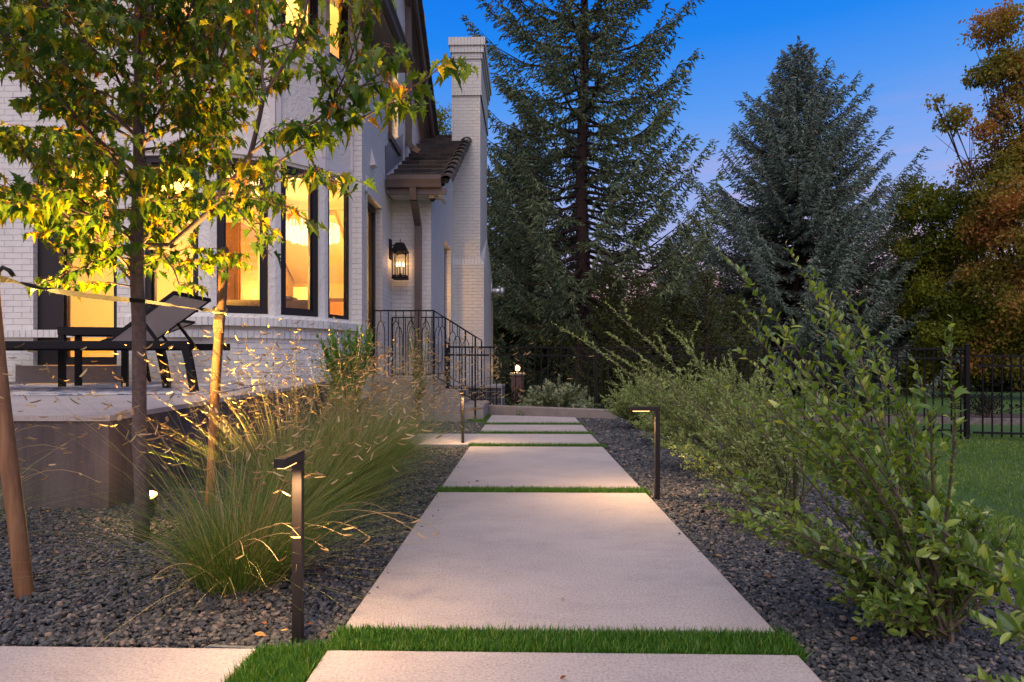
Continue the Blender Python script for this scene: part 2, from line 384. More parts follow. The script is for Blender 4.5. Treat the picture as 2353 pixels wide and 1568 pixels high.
def leaf_tpl(half, curl=.15, fold=.25):
    """half outline [(x,y)...] from base to tip; mirrored; midrib is folded"""
    L = [(0, 0)]+half
    tip = L[-1]
    pts = [(x, y) for x, y in L]+[(-x, y) for x, y in L[-2:0:-1]]
    n = len(pts)
    vs = [(0, .42*tip[1])]+pts
    V = np.array([(x, y, abs(x)*fold-curl*y*y) for x, y in vs])
    T = np.array([(0, 1+i, 1+(i+1) % n) for i in range(n)])
    return V, T
MAPLE = leaf_tpl([(.12, -.02), (.36, .02), (.22, .20), (.54, .40), (.27, .42), (.24, .52), (.32, .66), (.17, .68), (.17, .84), (.07, .98), (0, 1.30)], .30, .45)
OVAL = leaf_tpl([(.16, .15), (.24, .42), (.18, .72), (0, 1)], .12, .35)
SMALL = leaf_tpl([(.26, .35), (.2, .7), (0, 1)], .1, .3)
RHOMB = leaf_tpl([(.32, .45), (0, 1)], .1, .25)
th = np.array([0, 2.094, 4.189])
SPIN = (np.concatenate([[[0, 0, 0]], np.stack([np.sin(th)*.15, np.full(3, .35), np.cos(th)*.15], 1), [[0, 1, 0]]]),
        np.array([(0, 2, 1), (0, 3, 2), (0, 1, 3), (1, 2, 4), (2, 3, 4), (3, 1, 4)]))
BLADE = (np.array([(-.5, 0, 0), (.5, 0, 0), (-.4, .5, -.06), (.4, .5, -.06), (0, 1, -.28)]), np.array([(0, 1, 3), (0, 3, 2), (2, 3, 4)]))
phi = (1+5**.5)/2
icv = norm(np.array([(-1, phi, 0), (1, phi, 0), (-1, -phi, 0), (1, -phi, 0), (0, -1, phi), (0, 1, phi), (0, -1, -phi), (0, 1, -phi), (phi, 0, -1), (phi, 0, 1), (-phi, 0, -1), (-phi, 0, 1)], dtype=float))
ICO = (icv, np.array([(0, 11, 5), (0, 5, 1), (0, 1, 7), (0, 7, 10), (0, 10, 11), (1, 5, 9), (5, 11, 4), (11, 10, 2), (10, 7, 6), (7, 1, 8), (3, 9, 4), (3, 4, 2), (3, 2, 6), (3, 6, 8), (3, 8, 9), (4, 9, 5), (2, 4, 11), (6, 2, 10), (8, 6, 7), (9, 8, 1)]))

def empty(name, loc=(0, 0, 0), rz=0):
    o = bpy.data.objects.new(name, None); COL.objects.link(o); o.location = loc; o.rotation_euler = (0, 0, rz)
    o.empty_display_size = .2
    bpy.context.view_layer.update()
    return o
def tag(o, label=None, cat=None, group=None, kind=None):
    if label: o['label'] = label
    if cat: o['category'] = cat
    if group: o['group'] = group
    if kind: o['kind'] = kind
    return o
def struct(o): o['kind'] = 'structure'; return o
def children(o): return [c for c in bpy.data.objects if c.parent == o]
def copy_tree(o, parent=None):
    c = o.copy(); COL.objects.link(c)
    if parent is not None: c.parent = parent
    for ch in children(o): copy_tree(ch, c)
    return c
def lamp(name, kind, loc, energy, col=(1, .62, .28), size=.05, parent=None, aim=None, spot=None, blend=.5):
    d = bpy.data.lights.new(name, kind); d.energy = energy; d.color = col
    if kind in ('POINT', 'SPOT'): d.shadow_soft_size = size
    if kind == 'AREA': d.size = size
    if spot: d.spot_size = spot; d.spot_blend = blend
    o = bpy.data.objects.new(name, d); COL.objects.link(o); o.location = loc
    if aim is not None: o.rotation_euler = (Vector(aim)-Vector(loc)).to_track_quat('-Z', 'Y').to_euler()
    if parent is not None:
        bpy.context.view_layer.update(); o.parent = parent; o.matrix_parent_inverse = parent.matrix_world.inverted()
    return o
def sstep(x): x = min(1, max(0, x)); return x*x*(3-2*x)
def gz(x, y):
    a = sstep((x-1.95)/1.6); b = sstep((y-10.1)/1.2) if x > -3 else 0
    z = -.30*max(a, b)
    return z

# ================================================================== GROUND, PATH, PATIO
def grid(name, x0, x1, y0, y1, nx, ny, dz, mat, hole=None):
    xs = np.linspace(x0, x1, nx+1); ys = np.linspace(y0, y1, ny+1)
    b = MB(); idx = {}
    for j, y in enumerate(ys):
        for i, x in enumerate(xs):
            idx[i, j] = len(b.v); b.v.append((x, y, gz(x, y)+dz)); b.r.append(.5)
    for j in range(ny):
        for i in range(nx): b.f.append((idx[i, j], idx[i+1, j], idx[i+1, j+1], idx[i, j+1]))
    return struct(b.build(name, mat, smooth=True))
b = MB()
xs = [-160, -60, -20, -8]+[x*.5 for x in range(-12, 21)]+[14, 25, 60, 160]
ys = [-60, -15, -3]+[y*.5 for y in range(0, 33)]+[20, 30, 60, 200]
for y in ys:
    for x in xs: b.v.append((x, y, gz(x, y)-.045)); b.r.append(.5)
nx = len(xs)
for j in range(len(ys)-1):
    for i in range(nx-1): b.f.append((j*nx+i, j*nx+i+1, (j+1)*nx+i+1, (j+1)*nx+i))
struct(b.build('ground', 'gravel_base', smooth=True))
grid('lawn', 1.95, 42, -3, 12.6, 90, 40, -.02, 'lawn')
grid('far_lawn', -3, 60, 14.2, 60, 40, 20, -.015, 'lawn')
grid('mulch_bed', -3, 42, 12.6, 14.2, 60, 4, -.018, 'mulch')

def slab(name, pts, z1=0.0, mat='concrete', z0=-.10, bevel=.006):
    return struct(MB().prism(pts, z0, z1).build(name, mat, bevel=bevel))
PL, PR = -.525, .705
slab('path', [(PL, -.4), (PR, -.4), (PR, 1.655), (PL, 1.655)])
slab('path', [(PL, 1.80), (PR, 1.80), (PR, 3.73), (PL, 3.73)])
slab('path', [(PL, 3.89), (PR, 3.89), (PR, 5.84), (PL, 5.84)])
slab('path', [(-2.0, 5.99), (PR, 5.99), (PR, 6.92), (-2.0, 6.92)])
slab('path', [(PL, 7.07), (PR, 7.07), (PR, 7.99), (PL, 7.99)])
slab('path', [(PL, 8.13), (PR, 8.13), (PR, 9.15), (PL, 9.55)])
slab('walkway', [(-8, -.4), (-.735, -.4), (-.715, 1.66), (-8, 1.66)])
# turf joints
def turf(name, polyf, x0, x1, y0, y1, n, tall=.034, parent=None, bl='turf', wid=.0035):
    P = np.stack([RNG.uniform(x0, x1, n*2), RNG.uniform(y0, y1, n*2)], 1)
    P = np.array([p for p in P if polyf(p[0], p[1])])[:n]
    k = len(P)
    P3 = np.concatenate([P, np.full((k, 1), -.022)], 1)
    D = np.stack([RNG.normal(0, .33, k), RNG.normal(-.05, .33, k), np.ones(k)], 1)
    U = np.stack([RNG.normal(0, 1, k), RNG.normal(0, 1, k), np.zeros(k)], 1)
    c = Cloud(); h = RNG.uniform(.6, 1.2, k)*tall*np.where(RNG.random(k) < .06, 1.25, 1)
    c.add(BLADE, P3, D, U, np.stack([np.full(k, wid), h, h], 1), RNG.random(k))
    o = c.build(name, bl); return tag(o, kind='stuff')
JOINTS = [(1.655, 1.80, 15000, .036), (3.73, 3.89, 9000, .036), (5.84, 5.99, 7000, .045), (6.92, 7.07, 5500, .048), (7.99, 8.13, 5000, .05)]
for y0, y1, n, tl in JOINTS:
    e = PR+.03
    b = MB().box(PL-.015, e, y0+.002, y1-.002, -.09, -.022)
    struct(b.build('turf_strip', 'turf_base'))
    turf('turf', lambda x, y: True, PL-.01, e-.005, y0+.004, y1-.004, n, tl)
struct(MB().prism([(-.712, -.4), (PL-.004, -.4), (PL-.004, 1.70), (-.60, 1.69), (-.71, 1.655)], -.09, -.022).build('turf_strip', 'turf_base'))
turf('turf', lambda x, y: y < 1.66+(x+.71)*.25, -.712, PL-.006, 1.05, 1.72, 14000, .036)
struct(MB().prism([(-.95, 8.3), (PL-.02, 8.3), (PL-.02, 9.7), (-.60, 9.7), (-.60, 8.8)], -.09, -.03).build('turf_strip', 'turf_base'))
turf('turf', lambda x, y: y > 8.3+(PL-x)*1.5, -.92, PL-.02, 8.3, 9.7, 6000, .034)

# lawn blades near enough to be read as grass
n = 70000
yy = 1.2+RNG.random(n)**1.35*9.0; xx = 1.95+RNG.random(n)*(.6+yy*.72)
zz = np.array([gz(x, y) for x, y in zip(xx, yy)])-.03
c = Cloud(); k = n; far = .6+yy/4.5
D = np.stack([RNG.normal(0, .4, k), RNG.normal(0, .4, k), np.ones(k)], 1); U = RNG.normal(0, 1, (k, 3)); U[:, 2] = 0
c.add(BLADE, np.stack([xx, yy, zz], 1), D, U, np.stack([.0035*far, RNG.uniform(.030, .055, k), np.full(k, .04)], 1), np.clip(RNG.normal(.5, .22, k)+.25*np.sin(xx*1.7)*np.sin(yy*1.3), 0, 1))
tag(c.build('lawn_grass', 'lawn_blades'), kind='stuff')

# gravel: real stones on the fines
def in_gravel(x, y):
    if PL-.0 < x < PR and y < 9.6:  return False
    if x < -.70 and y < 1.67: return False
    if x < PL and y < 1.72: return False
    if -2.0 < x < PL and 5.98 < y < 6.93: return False
    if x < -2.27 and y > 3.37: return False
    if x < -.56 and y > 8.72: return False
    if x < -.9 and y > 8.6: return False
    if x > PR and x > 1.98+.05*math.sin(y*3): return False
    return y < 9.35
pts = []
def spread(x0, x1, y0, y1, dens, size):
    k = int((x1-x0)*(y1-y0)*dens)
    X = RNG.uniform(x0, x1, k); Y = RNG.uniform(y0, y1, k)
    for x, y in zip(X, Y):
        if in_gravel(x, y): pts.append((x, y, size))
spread(.70, 2.05, .9, 3.0, 15000, .0072); spread(.70, 2.05, 3.0, 5.5, 6500, .0095); spread(.70, 2.05, 5.5, 9.4, 2200, .014)
spread(-2.9, PL, 1.66, 3.4, 12500, .0074); spread(-4.4, -2.9, 1.66, 3.4, 2500, .011)
spread(-2.27, PL, 3.4, 5.98, 5500, .0095); spread(-2.27, PL, 6.9, 9.4, 2200, .014); spread(-.74, PL, 1.67, 1.9, 6000, .0085)
for i in range(34):
    y_ = random.uniform(1.85, 7.9); pts.append((random.choice((PL+abs(random.gauss(0, .04)), PR-abs(random.gauss(0, .03)))), y_, .0042))
pts = np.array(pts); k = len(pts); print('stones', k)
c = Cloud()
P = np.stack([pts[:, 0], pts[:, 1], np.array([gz(x, y) for x, y, s_ in pts])-.036+RNG.uniform(0, .016, k)+np.where(pts[:, 2] < .005, .034, 0)], 1)
sz = pts[:, 2]*np.clip(RNG.lognormal(-.14, .34, k), .35, 1.7)
c.add(ICO, P, RNG.normal(0, 1, (k, 3))*np.array([1, 1, .35]), RNG.normal(0, .35, (k, 3))+np.array([0, 0, 1]),
      np.stack([sz*RNG.uniform(.75, 1.1, k), sz*RNG.uniform(1, 1.6, k), sz*RNG.uniform(.5, .8, k)], 1), RNG.random(k))
tag(c.build('gravel', 'gravel', smooth=False), kind='stuff')
g = MB().bar((-.86, 1.69, -.012), (-.73, 1.68, -.012), .012, .008); tag(g.build('edging_strip', 'galv'), 'short galvanised metal edging strip at the left walkway corner', 'edging')

# raised patio (falls slightly away from the house), landing and steps
def deckz(y): return .48+max(0, min(1, (y-3.35)/3.6))*.09
b = MB(); X0, X1 = -12, -2.25
pr = [(3.35, .48), (7.0, .57), (8.9, .565)]
b.add([(X0, 3.35, -.2), (X1, 3.35, -.2), (X1, 3.35, .455), (X0, 3.35, .455)], [(0, 1, 2, 3)])
b.add([(X1, 3.35, -.2), (X1, 8.8, -.2), (X1, 8.8, .54), (X1, 7.0, .545), (X1, 3.35, .455)], [(0, 1, 2, 3, 4)])
struct(b.build('patio_wall', 'concrete_wall'))
b = MB()
e = .012
b.add([(X0, 3.35-e, .45), (X1+e, 3.35-e, .45), (X1+e, 3.35-e, .48), (X0, 3.35-e, .48),
       (X1+e, 7.0, .57), (X0, 7.0, .57), (X1+e, 8.8, .575), (X0, 8.8, .575), (X1+e, 7.0, .54), (X1+e, 8.8, .545)],
      [(0, 1, 2, 3), (3, 2, 4, 5), (5, 4, 6, 7), (1, 8, 4, 2), (8, 9, 6, 4)])
struct(b.build('patio', 'concrete'))
b = MB().box(-2.45, -1.30, 8.78, 10.16, -.3, .56)
struct(b.build('landing', 'concrete_step', bevel=.012))
b = MB().box(-1.30, -.92, 8.80, 10.13, -.3, .375); struct(b.build('step', 'concrete_step', bevel=.012))
b = MB().box(-.92, -.60, 8.82, 10.11, -.3, .19); struct(b.build('step', 'concrete_step', bevel=.012))
b = MB(); pl = [(-.60, 10.02), (1.30, 9.02), (1.30, 9.15), (-.60, 10.16)]
tag(b.prism(pl, -.4, .115).build('curb_wall', 'concrete_step', bevel=.012), 'low concrete curb wall closing the far end of the path', 'curb')
# concrete edging of the neighbour's bed and far drive
b = MB(); c_ = []
for i in range(31):
    x = 3.0+i*.6; y = 12.4-.05*i-.012*i*i*.3; c_.append((x, y))
for (xa, ya), (xb, yb) in zip(c_[:-1], c_[1:]): b.bar((xa, ya, gz(xa, ya)+.03), (xb, yb, gz(xb, yb)+.03), .13, .12)
struct(b.build('bed_edging', 'mulch_stone'))
b = MB(); b.box(4, 30, 27.5, 32.5, -.5, -.27); struct(b.build('far_driveway', 'pale_house'))

# ================================================================== HOUSE
house = empty('house', (-2.2, 8.3, 0))
tag(house, 'white painted brick house with a glowing corner bow of black framed windows', 'house')
bpy.context.view_layer.update()

def wall(name, p0, p1, z0, z1, th, mat, ops=(), parent=None):
    p0, p1 = Vector((*p0, 0)), Vector((*p1, 0)); d = p1-p0; L = d.length; d.normalize(); n = Vector((d.y, -d.x, 0))
    ss = sorted({0, L, *[o[0] for o in ops], *[o[1] for o in ops]}); zs = sorted({z0, z1, *[o[2] for o in ops], *[o[3] for o in ops]})
    def solid(i, j):
        if i < 0 or j < 0 or i >= len(ss)-1 or j >= len(zs)-1: return False
        s_, z_ = (ss[i]+ss[i+1])/2, (zs[j]+zs[j+1])/2
        return not any(a < s_ < b_ and c0 < z_ < c1 for a, b_, c0, c1 in ops)
    b = MB()
    def P(s_, z_, o): q = p0+d*s_-n*o; return (q.x, q.y, z_)
    for i in range(len(ss)-1):
        for j in range(len(zs)-1):
            if not solid(i, j): continue
            a, b_, c0, c1 = ss[i], ss[i+1], zs[j], zs[j+1]
            b.add([P(a, c0, 0), P(b_, c0, 0), P(b_, c1, 0), P(a, c1, 0)], [(0, 1, 2, 3)])
            b.add([P(a, c0, th), P(b_, c0, th), P(b_, c1, th), P(a, c1, th)], [(3, 2, 1, 0)])
            if i > 0 and not solid(i-1, j): b.add([P(a, c0, 0), P(a, c1, 0), P(a, c1, th), P(a, c0, th)], [(0, 1, 2, 3)])
            if i < len(ss)-2 and not solid(i+1, j): b.add([P(b_, c0, 0), P(b_, c0, th), P(b_, c1, th), P(b_, c1, 0)], [(0, 1, 2, 3)])
            if not solid(i, j-1): b.add([P(a, c0, 0), P(a, c0, th), P(b_, c0, th), P(b_, c0, 0)], [(0, 1, 2, 3)])
            if not solid(i, j+1): b.add([P(a, c1, 0), P(b_, c1, 0), P(b_, c1, th), P(a, c1, th)], [(0, 1, 2, 3)])
    return b.build(name, mat, parent or house)
def window(p0, p1, s0, s1, z0, z1, rec=.04, fw=.075, dep=.09, name='window', parent=None, mull=(), sash=True, fl=None):
    """frame mesh with its pane as sub-part"""
    p0, p1 = Vector((*p0, 0)), Vector((*p1, 0)); d = (p1-p0).normalized(); n = Vector((d.y, -d.x, 0))
    ang = math.atan2(d.y, d.x)
    m = Matrix.Translation(p0-n*rec) @ Matrix.Rotation(ang, 4, 'Z')
    b = MB(); g = .004; fl = fl or fw
    b.box(s0+g, s1-g, 0, dep, z0+g, z0+fw, m); b.box(s0+g, s1-g, 0, dep, z1-fw, z1-g, m)
    b.box(s0+g, s0+fl, .001, dep-.001, z0+fw, z1-fw, m); b.box(s1-fw, s1-g, .001, dep-.001, z0+fw, z1-fw, m)
    if sash:
        f2 = fw+.022
        b.box(s0+fl, s1-fw, .03, dep-.01, z0+fw, z0+f2, m); b.box(s0+fl, s1-fw, .03, dep-.01, z1-f2, z1-fw, m)
        b.box(s0+fl, s0+fl+.022, .031, dep-.011, z0+f2, z1-f2, m); b.box(s1-f2, s1-fw, .031, dep-.011, z0+f2, z1-f2, m)
    for q in mull: b.box(q-.03, q+.03, .005, dep-.005, z0+fw, z1-fw, m)
    w = b.build(name, 'winframe', parent or house)
    pb = MB().box(s0+fl, s1-fw, dep*.5, dep*.5+.004, z0+fw, z1-fw, m)
    pb.build('pane', 'glass', w)
    return w

TH = .22
V1, V2, V3, V4 = (-3.56, 7.02), (-2.93, 7.30), (-2.50, 7.78), (-2.30, 8.28)
VL = (-4.42, 7.02)
ZW0, ZW1, ZU0, ZTOP = 1.345, 3.12, 4.63, 7.4
# front wall left of the bow, with the glazed patio door
wall('front_wall', (-12, 7.0), VL, .3, ZTOP, TH, 'brick', [(6.42, 7.38, .75, 3.12)])
window((-12, 7.0), VL, 6.42, 7.38, .75, 3.12, .06, .075, .10, 'patio_door', fl=.30)
MB().box(-5.66, -4.55, 6.86, 7.05, .45, .748).build('door_threshold', 'concrete_step', house, bevel=.008)
# bow facets
fac = [(VL, V1, .10, .73), (V1, V2, .07, .615), (V2, V3, .07, .57), (V3, V4, .06, .50)]
for i, (a, b_, s0, s1) in enumerate(fac):
    wall('bow_brick', a, b_, .3, 1.30, TH, 'brick')
    L = (Vector(b_)-Vector(a)).length; s1 = min(s1, L-.035)
    wall('bow_panel', a, b_, 1.30, ZTOP, .09 if i == 3 else TH, 'stucco', [(s0, s1, ZW0, ZW1), (s0, s1, ZU0, 6.7)])
    window(a, b_, s0, s1, ZW0, ZW1, .02 if i == 3 else .03, .05 if i == 3 else .072, .05 if i == 3 else .09, sash=i < 3)
    window(a, b_, s0, s1, ZU0, 6.7, .03, .072)
def offset_line(pts, o):
    out = []
    for i, p in enumerate(pts):
        ns = []
        for a, b_ in ((i-1, i), (i, i+1)):
            if 0 <= a and b_ < len(pts):
                d = (Vector(pts[b_])-Vector(pts[a])).normalized(); ns.append(Vector((d.y, -d.x)))
        n = sum(ns, Vector((0, 0))).normalized(); k = 1/max(.5, n.dot(ns[0]))
        out.append(tuple(Vector(p)+n*o*k))
    return out
def band(name, pts, o0, o1, z0, z1, mat, drop=0):
    A, B_ = offset_line(pts, o1), offset_line(pts, o0)
    b = MB(); n = len(pts)
    for i in range(n-1):
        q = [A[i], A[i+1], B_[i+1], B_[i]]
        v = [(x, y, z0) for x, y in q]+[(q[0][0], q[0][1], z1-drop), (q[1][0], q[1][1], z1-drop), (q[2][0], q[2][1], z1), (q[3][0], q[3][1], z1)]
        f = [(3, 2, 1, 0), (4, 5, 6, 7), (0, 1, 5, 4), (2, 3, 7, 6)]
        if i == 0: f.append((3, 0, 4, 7))
        if i == n-2: f.append((1, 2, 6, 5))
        b.add(v, f)
    return b.build(name, mat, house)
BOW = [(-4.50, 7.0), (-3.56, 7.0), V2, V3, V4, (-2.24, 8.42)]
band('sill_course', BOW, -.03, .085, 1.20, 1.342, 'soldier', .05)
band('belt_course', [(-12, 6.998)]+BOW[1:], -.03, .032, 1.065, 1.15, 'soldier')
band('stucco_belt', [VL, V1, V2, V3, V4], -.02, .045, 4.36, 4.60, 'trim')
band('stucco_lip', [VL, V1, V2, V3, V4], -.02, .058, 4.52, 4.545, 'trim')
for v_, (px_, py_) in ((V1, (-.35, -.94)), (V2, (-.55, -.83)), (V3, (-.82, -.57))):
    pass
for (a, b_, s0, s1) in fac:      # raised pilaster strips beside the upper windows and panels
    d = (Vector(b_)-Vector(a)); L = d.length; s1 = min(s1, L-.035)
    m = Matrix.Translation((*a, 0)) @ Matrix.Rotation(math.atan2(d.y, d.x), 4, 'Z')
    b = MB()
    b.box(.003, s0-.012, -.028, .02, 3.32, 4.36, m); b.box(s1+.012, L-.003, -.028, .02, 3.32, 4.36, m)
    b.box(.003, s0-.012, -.028, .02, 4.60, 6.8, m); b.box(s1+.012, L-.003, -.028, .02, 4.60, 6.8, m)
    b.box(.003, L-.003, -.024, .02, 3.16, 3.318, m)
    b.build('pilaster', 'trim', house)
# brick corner return + long side wall
SX = -2.17
wall('corner_wall', V4, (SX, 8.28), .3, ZTOP, .3, 'brick')
S0 = 8.28
wall('side_wall', (SX, S0), (SX, 11.45), .3, ZTOP, TH, 'brick',
     [(8.44-S0, 9.46-S0, .62, 3.11), (9.86-S0, 10.62-S0, 4.40, 6.2)])
window((SX, S0), (SX, 11.45), 8.44-S0, 9.46-S0, .62, 3.11, .10, .09, .09, 'side_door')
window((SX, S0), (SX, 11.45), 9.86-S0, 10.62-S0, 4.40, 6.2, .10, .05, .06)
MB().box(SX-.05, SX+.05, 9.84, 10.66, 4.30, 4.398).build('window_sill', 'brown', house)
MB().bar((SX+.006, 8.50, 3.12), (SX+.006, 8.50, 3.33), .02, .012).build('conduit', 'trim', house)
# recessed stucco wall above the lower roof
wall('upper_side_wall', (SX-.10, 11.45), (SX-.10, 14.2), 3.8, 8.6, TH, 'stucco')
MB().box(SX-.03, SX+.012, 11.455, 11.53, 4.3, 8.4).build('corner_trim', 'trim', house)
# lower wing: lantern wall, low side wall
LY, LX = 10.17, -1.54
wall('wing_front_wall', (SX, LY), (LX, LY), .3, 3.62, TH, 'brick')
S1 = LY
wall('wing_side_wall', (LX, LY), (LX, 13.2), -.4, 3.62, TH, 'brick', [(11.83-S1, 12.86-S1, 1.27, 3.12)])
window((LX, S1), (LX, 13.2), 11.83-S1, 12.86-S1, 1.27, 3.12, .12, .06, .06)
# brick gable end of the wing under the rake
b = MB(); zr = lambda y: 3.60+.54*(y-9.75)
b.add([(LX, LY, 3.62), (LX, 13.2, 3.62), (LX, 13.2, zr(13.2)-.10), (LX, LY, zr(LY)-.10)], [(0, 1, 2, 3)])
b.build('wing_gable', 'brick', house)
# lower tiled roof
b = MB(); n = 13; run = .3165
y = 9.66; XE = -1.20
for i in range(n):
    ya, yb = y, y+run+.03
    xr = XE if ya < 12.9 else -1.56
    x = SX-.0-(.15 if i % 2 else 0)
    while x < xr-.02:
        xa = max(x, SX-.02); xb = min(x+.30, xr)
        if xb-xa > .03:
            j = random.uniform(-.004, .004); za, zb = zr(ya)+.070+j, zr(yb)+.004+j
            b.add([(xa+.003, ya+.02, za-.075), (xb-.003, ya+.02, za-.075), (xb-.003, ya, za), (xa+.003, ya, za), (xa+.003, yb, zb), (xb-.003, yb, zb)],
                  [(0, 1, 2, 3), (3, 2, 5, 4), (1, 5, 2), (0, 3, 4)], min(1, random.random()*.8+(.35 if random.random() < .18 and i < 4 else 0)))
        x += .30
    y += run
roof = b.build('lower_roof', 'tile', house)
for i in range(11):      # barrel rake tiles
    ya = 9.60+i*run; yb = ya+run+.07
    if ya > 13.05: break
    b = MB(); vs, fs = [], []; N = 10
    for e_, (yy_, lift, rr) in enumerate(((ya, .035, .115), (yb, -.005, .095))):
        for rad in (rr, rr-.022):
            for k in range(N+1):
                t_ = PI*k/N*1.06-.1
                vs.append((XE-.03+math.cos(t_)*rad, yy_, zr(yy_)+.0+lift+math.sin(t_)*rad))
    q = N+1
    for k in range(N):
        fs += [(k, k+1, 2*q+k+1, 2*q+k), (q+k+1, q+k, 3*q+k, 3*q+k+1), (k+1, k, q+k, q+k+1), (2*q+k, 2*q+k+1, 3*q+k+1, 3*q+k)]
    fs += [(0, 2*q, 3*q, q)]
    b.add(vs, fs, .75 if i in (1, 3) else random.random()*.6)
    b.build('rake_tile', 'tile', roof, smooth=False)
b = MB()
b.add([(SX, 9.70, 3.50), (XE-.06, 9.70, 3.50), (XE-.06, 13.1, zr(13.1)-.09), (SX, 13.1, zr(13.1)-.09)], [(3, 2, 1, 0)])
b.add([(XE-.06, 9.70, 3.50), (XE-.06, 9.70, zr(9.7)), (XE-.06, 13.1, zr(13.1)), (XE-.06, 13.1, zr(13.1)-.13)], [(3, 2, 1, 0)])
b.build('roof_underlay', 'trim', roof)
MB().box(SX+.02, XE-.13, 9.72, LY, 3.42, 3.47).build('soffit', 'trim', house)
b = MB(); gx0, gx1 = SX+.03, XE-.10
prof = [(0, 0), (-.015, .05), (-.045, .11), (-.05, .175), (-.035, .175), (-.03, .115), (.0, .06), (.11, .06), (.11, .0)]
vs = [(x, 9.60+py_, 3.475+pz) for x in (gx0, gx1) for py_, pz in prof]; q = len(prof)
b.add(vs, [tuple(range(q)), tuple(range(q, 2*q))[::-1]]+[(i, i+q, (i+1) % q+q, (i+1) % q) for i in range(q)])
b.build('gutter', 'brown', house)
MB().box(gx0+.02, gx1+.07, 9.67, 9.70, 3.38, 3.474).build('fascia', 'brown', house)
b = MB().box(XE-.16, XE-.10, 9.70, LY+.1, 3.38, 3.46); b.build('fascia', 'trim', house)
b = MB(); dx = -1.735
b.bar((dx, 9.63, 3.48), (dx, 9.68, 3.30), .105, .085, (0, 1, 0)); b.bar((dx, 9.68, 3.30), (dx, 10.09, 3.00), .103, .083, (0, 1, 1)); b.bar((dx, 10.09, 3.01), (dx, 10.09, .56), .104, .084, (0, 1, 0))
b.build('downspout', 'brown', house)
# step flashing and upper downspout
b = MB(); b.add([(SX+.008, 9.66, 3.68), (SX+.008, 9.64, 4.12), (SX+.008, 11.0, 4.80), (SX+.008, 11.0, 4.36)], [(0, 1, 2, 3)]); b.bar((SX+.015, 9.64, 4.12), (SX+.015, 11.0, 4.80), .02, .02)
b.build('flashing', 'galv', house)
b = MB(); b.bar((SX+.06, 11.30, 4.72), (SX+.06, 11.30, 7.2), .10, .08, (0, 1, 0)); b.bar((SX+.06, 11.30, 4.75), (SX+.16, 11.12, 4.58), .098, .078, (0, 1, 0)); b.bar((SX+.15, 11.14, 4.60), (SX+.32, 11.0, 4.47), .096, .076, (0, 1, 0))
b.build('downspout', 'brown', house)
# main eave with gutter along the side wall
b = MB(); ex = -1.80
prof = [(0, 0), (.045, .03), (.055, .09), (.085, .13), (.085, .16), (-.03, .16), (-.03, 0)]
vs = [(ex+px_, y_, 5.25+pz) for y_ in (6.6, 9.62) for px_, pz in prof]; q = len(prof)
b.add(vs, [tuple(range(q)), tuple(range(q, 2*q))[::-1]]+[(i, i+q, (i+1) % q+q, (i+1) % q) for i in range(q)])
b.build('gutter', 'brown', house)
MB().box(SX-.05, ex-.03, 6.6, 9.6, 5.22, 5.25).build('soffit', 'soffit', house)
MB().box(ex-.05, ex-.031, 6.6, 9.6, 5.25, 5.40).build('fascia', 'brown', house)
b = MB(); b.add([(ex+.05, 6.6, 5.42), (ex+.05, 9.6, 5.42), (-4.6, 9.6, 7.4), (-4.6, 6.6, 7.4)], [(0, 1, 2, 3)]); b.build('main_roof', 'roof_rough', house)
# gable rake falling away from the camera
zk = lambda y: 8.55-.735*(y-9.5)
b = MB(); GX = -1.97
b.add([(SX-.4, 8.6, zk(8.6)-.03), (GX, 8.6, zk(8.6)-.03), (GX, 13.75, zk(13.75)-.03), (SX-.4, 13.75, zk(13.75)-.03)], [(0, 1, 2, 3)])
b.build('soffit', 'soffit', house)
b = MB(); b.bar((GX, 8.6, zk(8.6)+.02), (GX, 13.75, zk(13.75)+.02), .035, .24); b.build('bargeboard', 'brown', house)
b = MB(); b.bar((GX-.09, 8.6, zk(8.6)-.05), (GX-.09, 13.7, zk(13.7)-.05), .05, .08); b.build('rake_moulding', 'brown', house)
b = MB()
for i in range(18):
    ya = 8.6+i*.29; yb = ya+.34
    b.bar((GX+.02, ya, zk(ya)+.20), (GX+.02, yb, zk(yb)+.155), .13, .07)
b.build('rake_tile', 'tile', house)
b = MB(); b.add([(GX, 8.6, zk(8.6)+.15), (GX, 13.75, zk(13.75)+.15), (-7, 13.75, zk(13.75)+.15), (-7, 8.6, zk(8.6)+.15)], [(0, 1, 2, 3)]); b.build('gable_roof', 'roof_rough', house)
b = MB(); b.add([(SX-.003, 6.6, ZTOP), (SX-.003, 11.45, ZTOP), (SX-.003, 11.45, zk(11.45)), (SX-.003, 8.6, zk(8.6)), (SX-.003, 6.6, 9.2)], [(0, 1, 2, 3, 4)]); b.build('gable_wall', 'brick', house)

# chimney
ch = MB(); cx0, cx1, cy0, cy1 = LX-.02, -.965, 13.2, 15.5
ch.box(cx0, cx1, cy0, cy1, 2.9, 6.55); ch.box(cx0-.0, cx1+.02, cy0-.018, cy1+.02, 6.40, 7.16)
chim = ch.build('chimney', 'brick', house)
b = MB(); b.box(cx0+.0, cx1+.03, cy0-.028, cy1+.03, 6.40, 6.49); b.box(cx0, cx1+.045, cy0-.045, cy1+.05, 7.16, 7.28); b.box(cx0-.03, cx1+.075, cy0-.075, cy1+.08, 7.28, 7.42); b.box(cx0-.06, cx1+.105, cy0-.105, cy1+.11, 7.42, 7.58)
b.build('chimney_corbel', 'soldier', chim)
MB().box(cx0+.12, cx1-.12, cy0+.3, cy1-.3, 7.58, 7.75).build('flue_cap', 'brown', chim)
b = MB(); bx1, by0, by1 = -.885, 13.15, 16.8
b.box(cx0+.02, bx1, by0, by1, -.4, 2.86)
b.build('chimney_base', 'brick', chim)
b = MB()
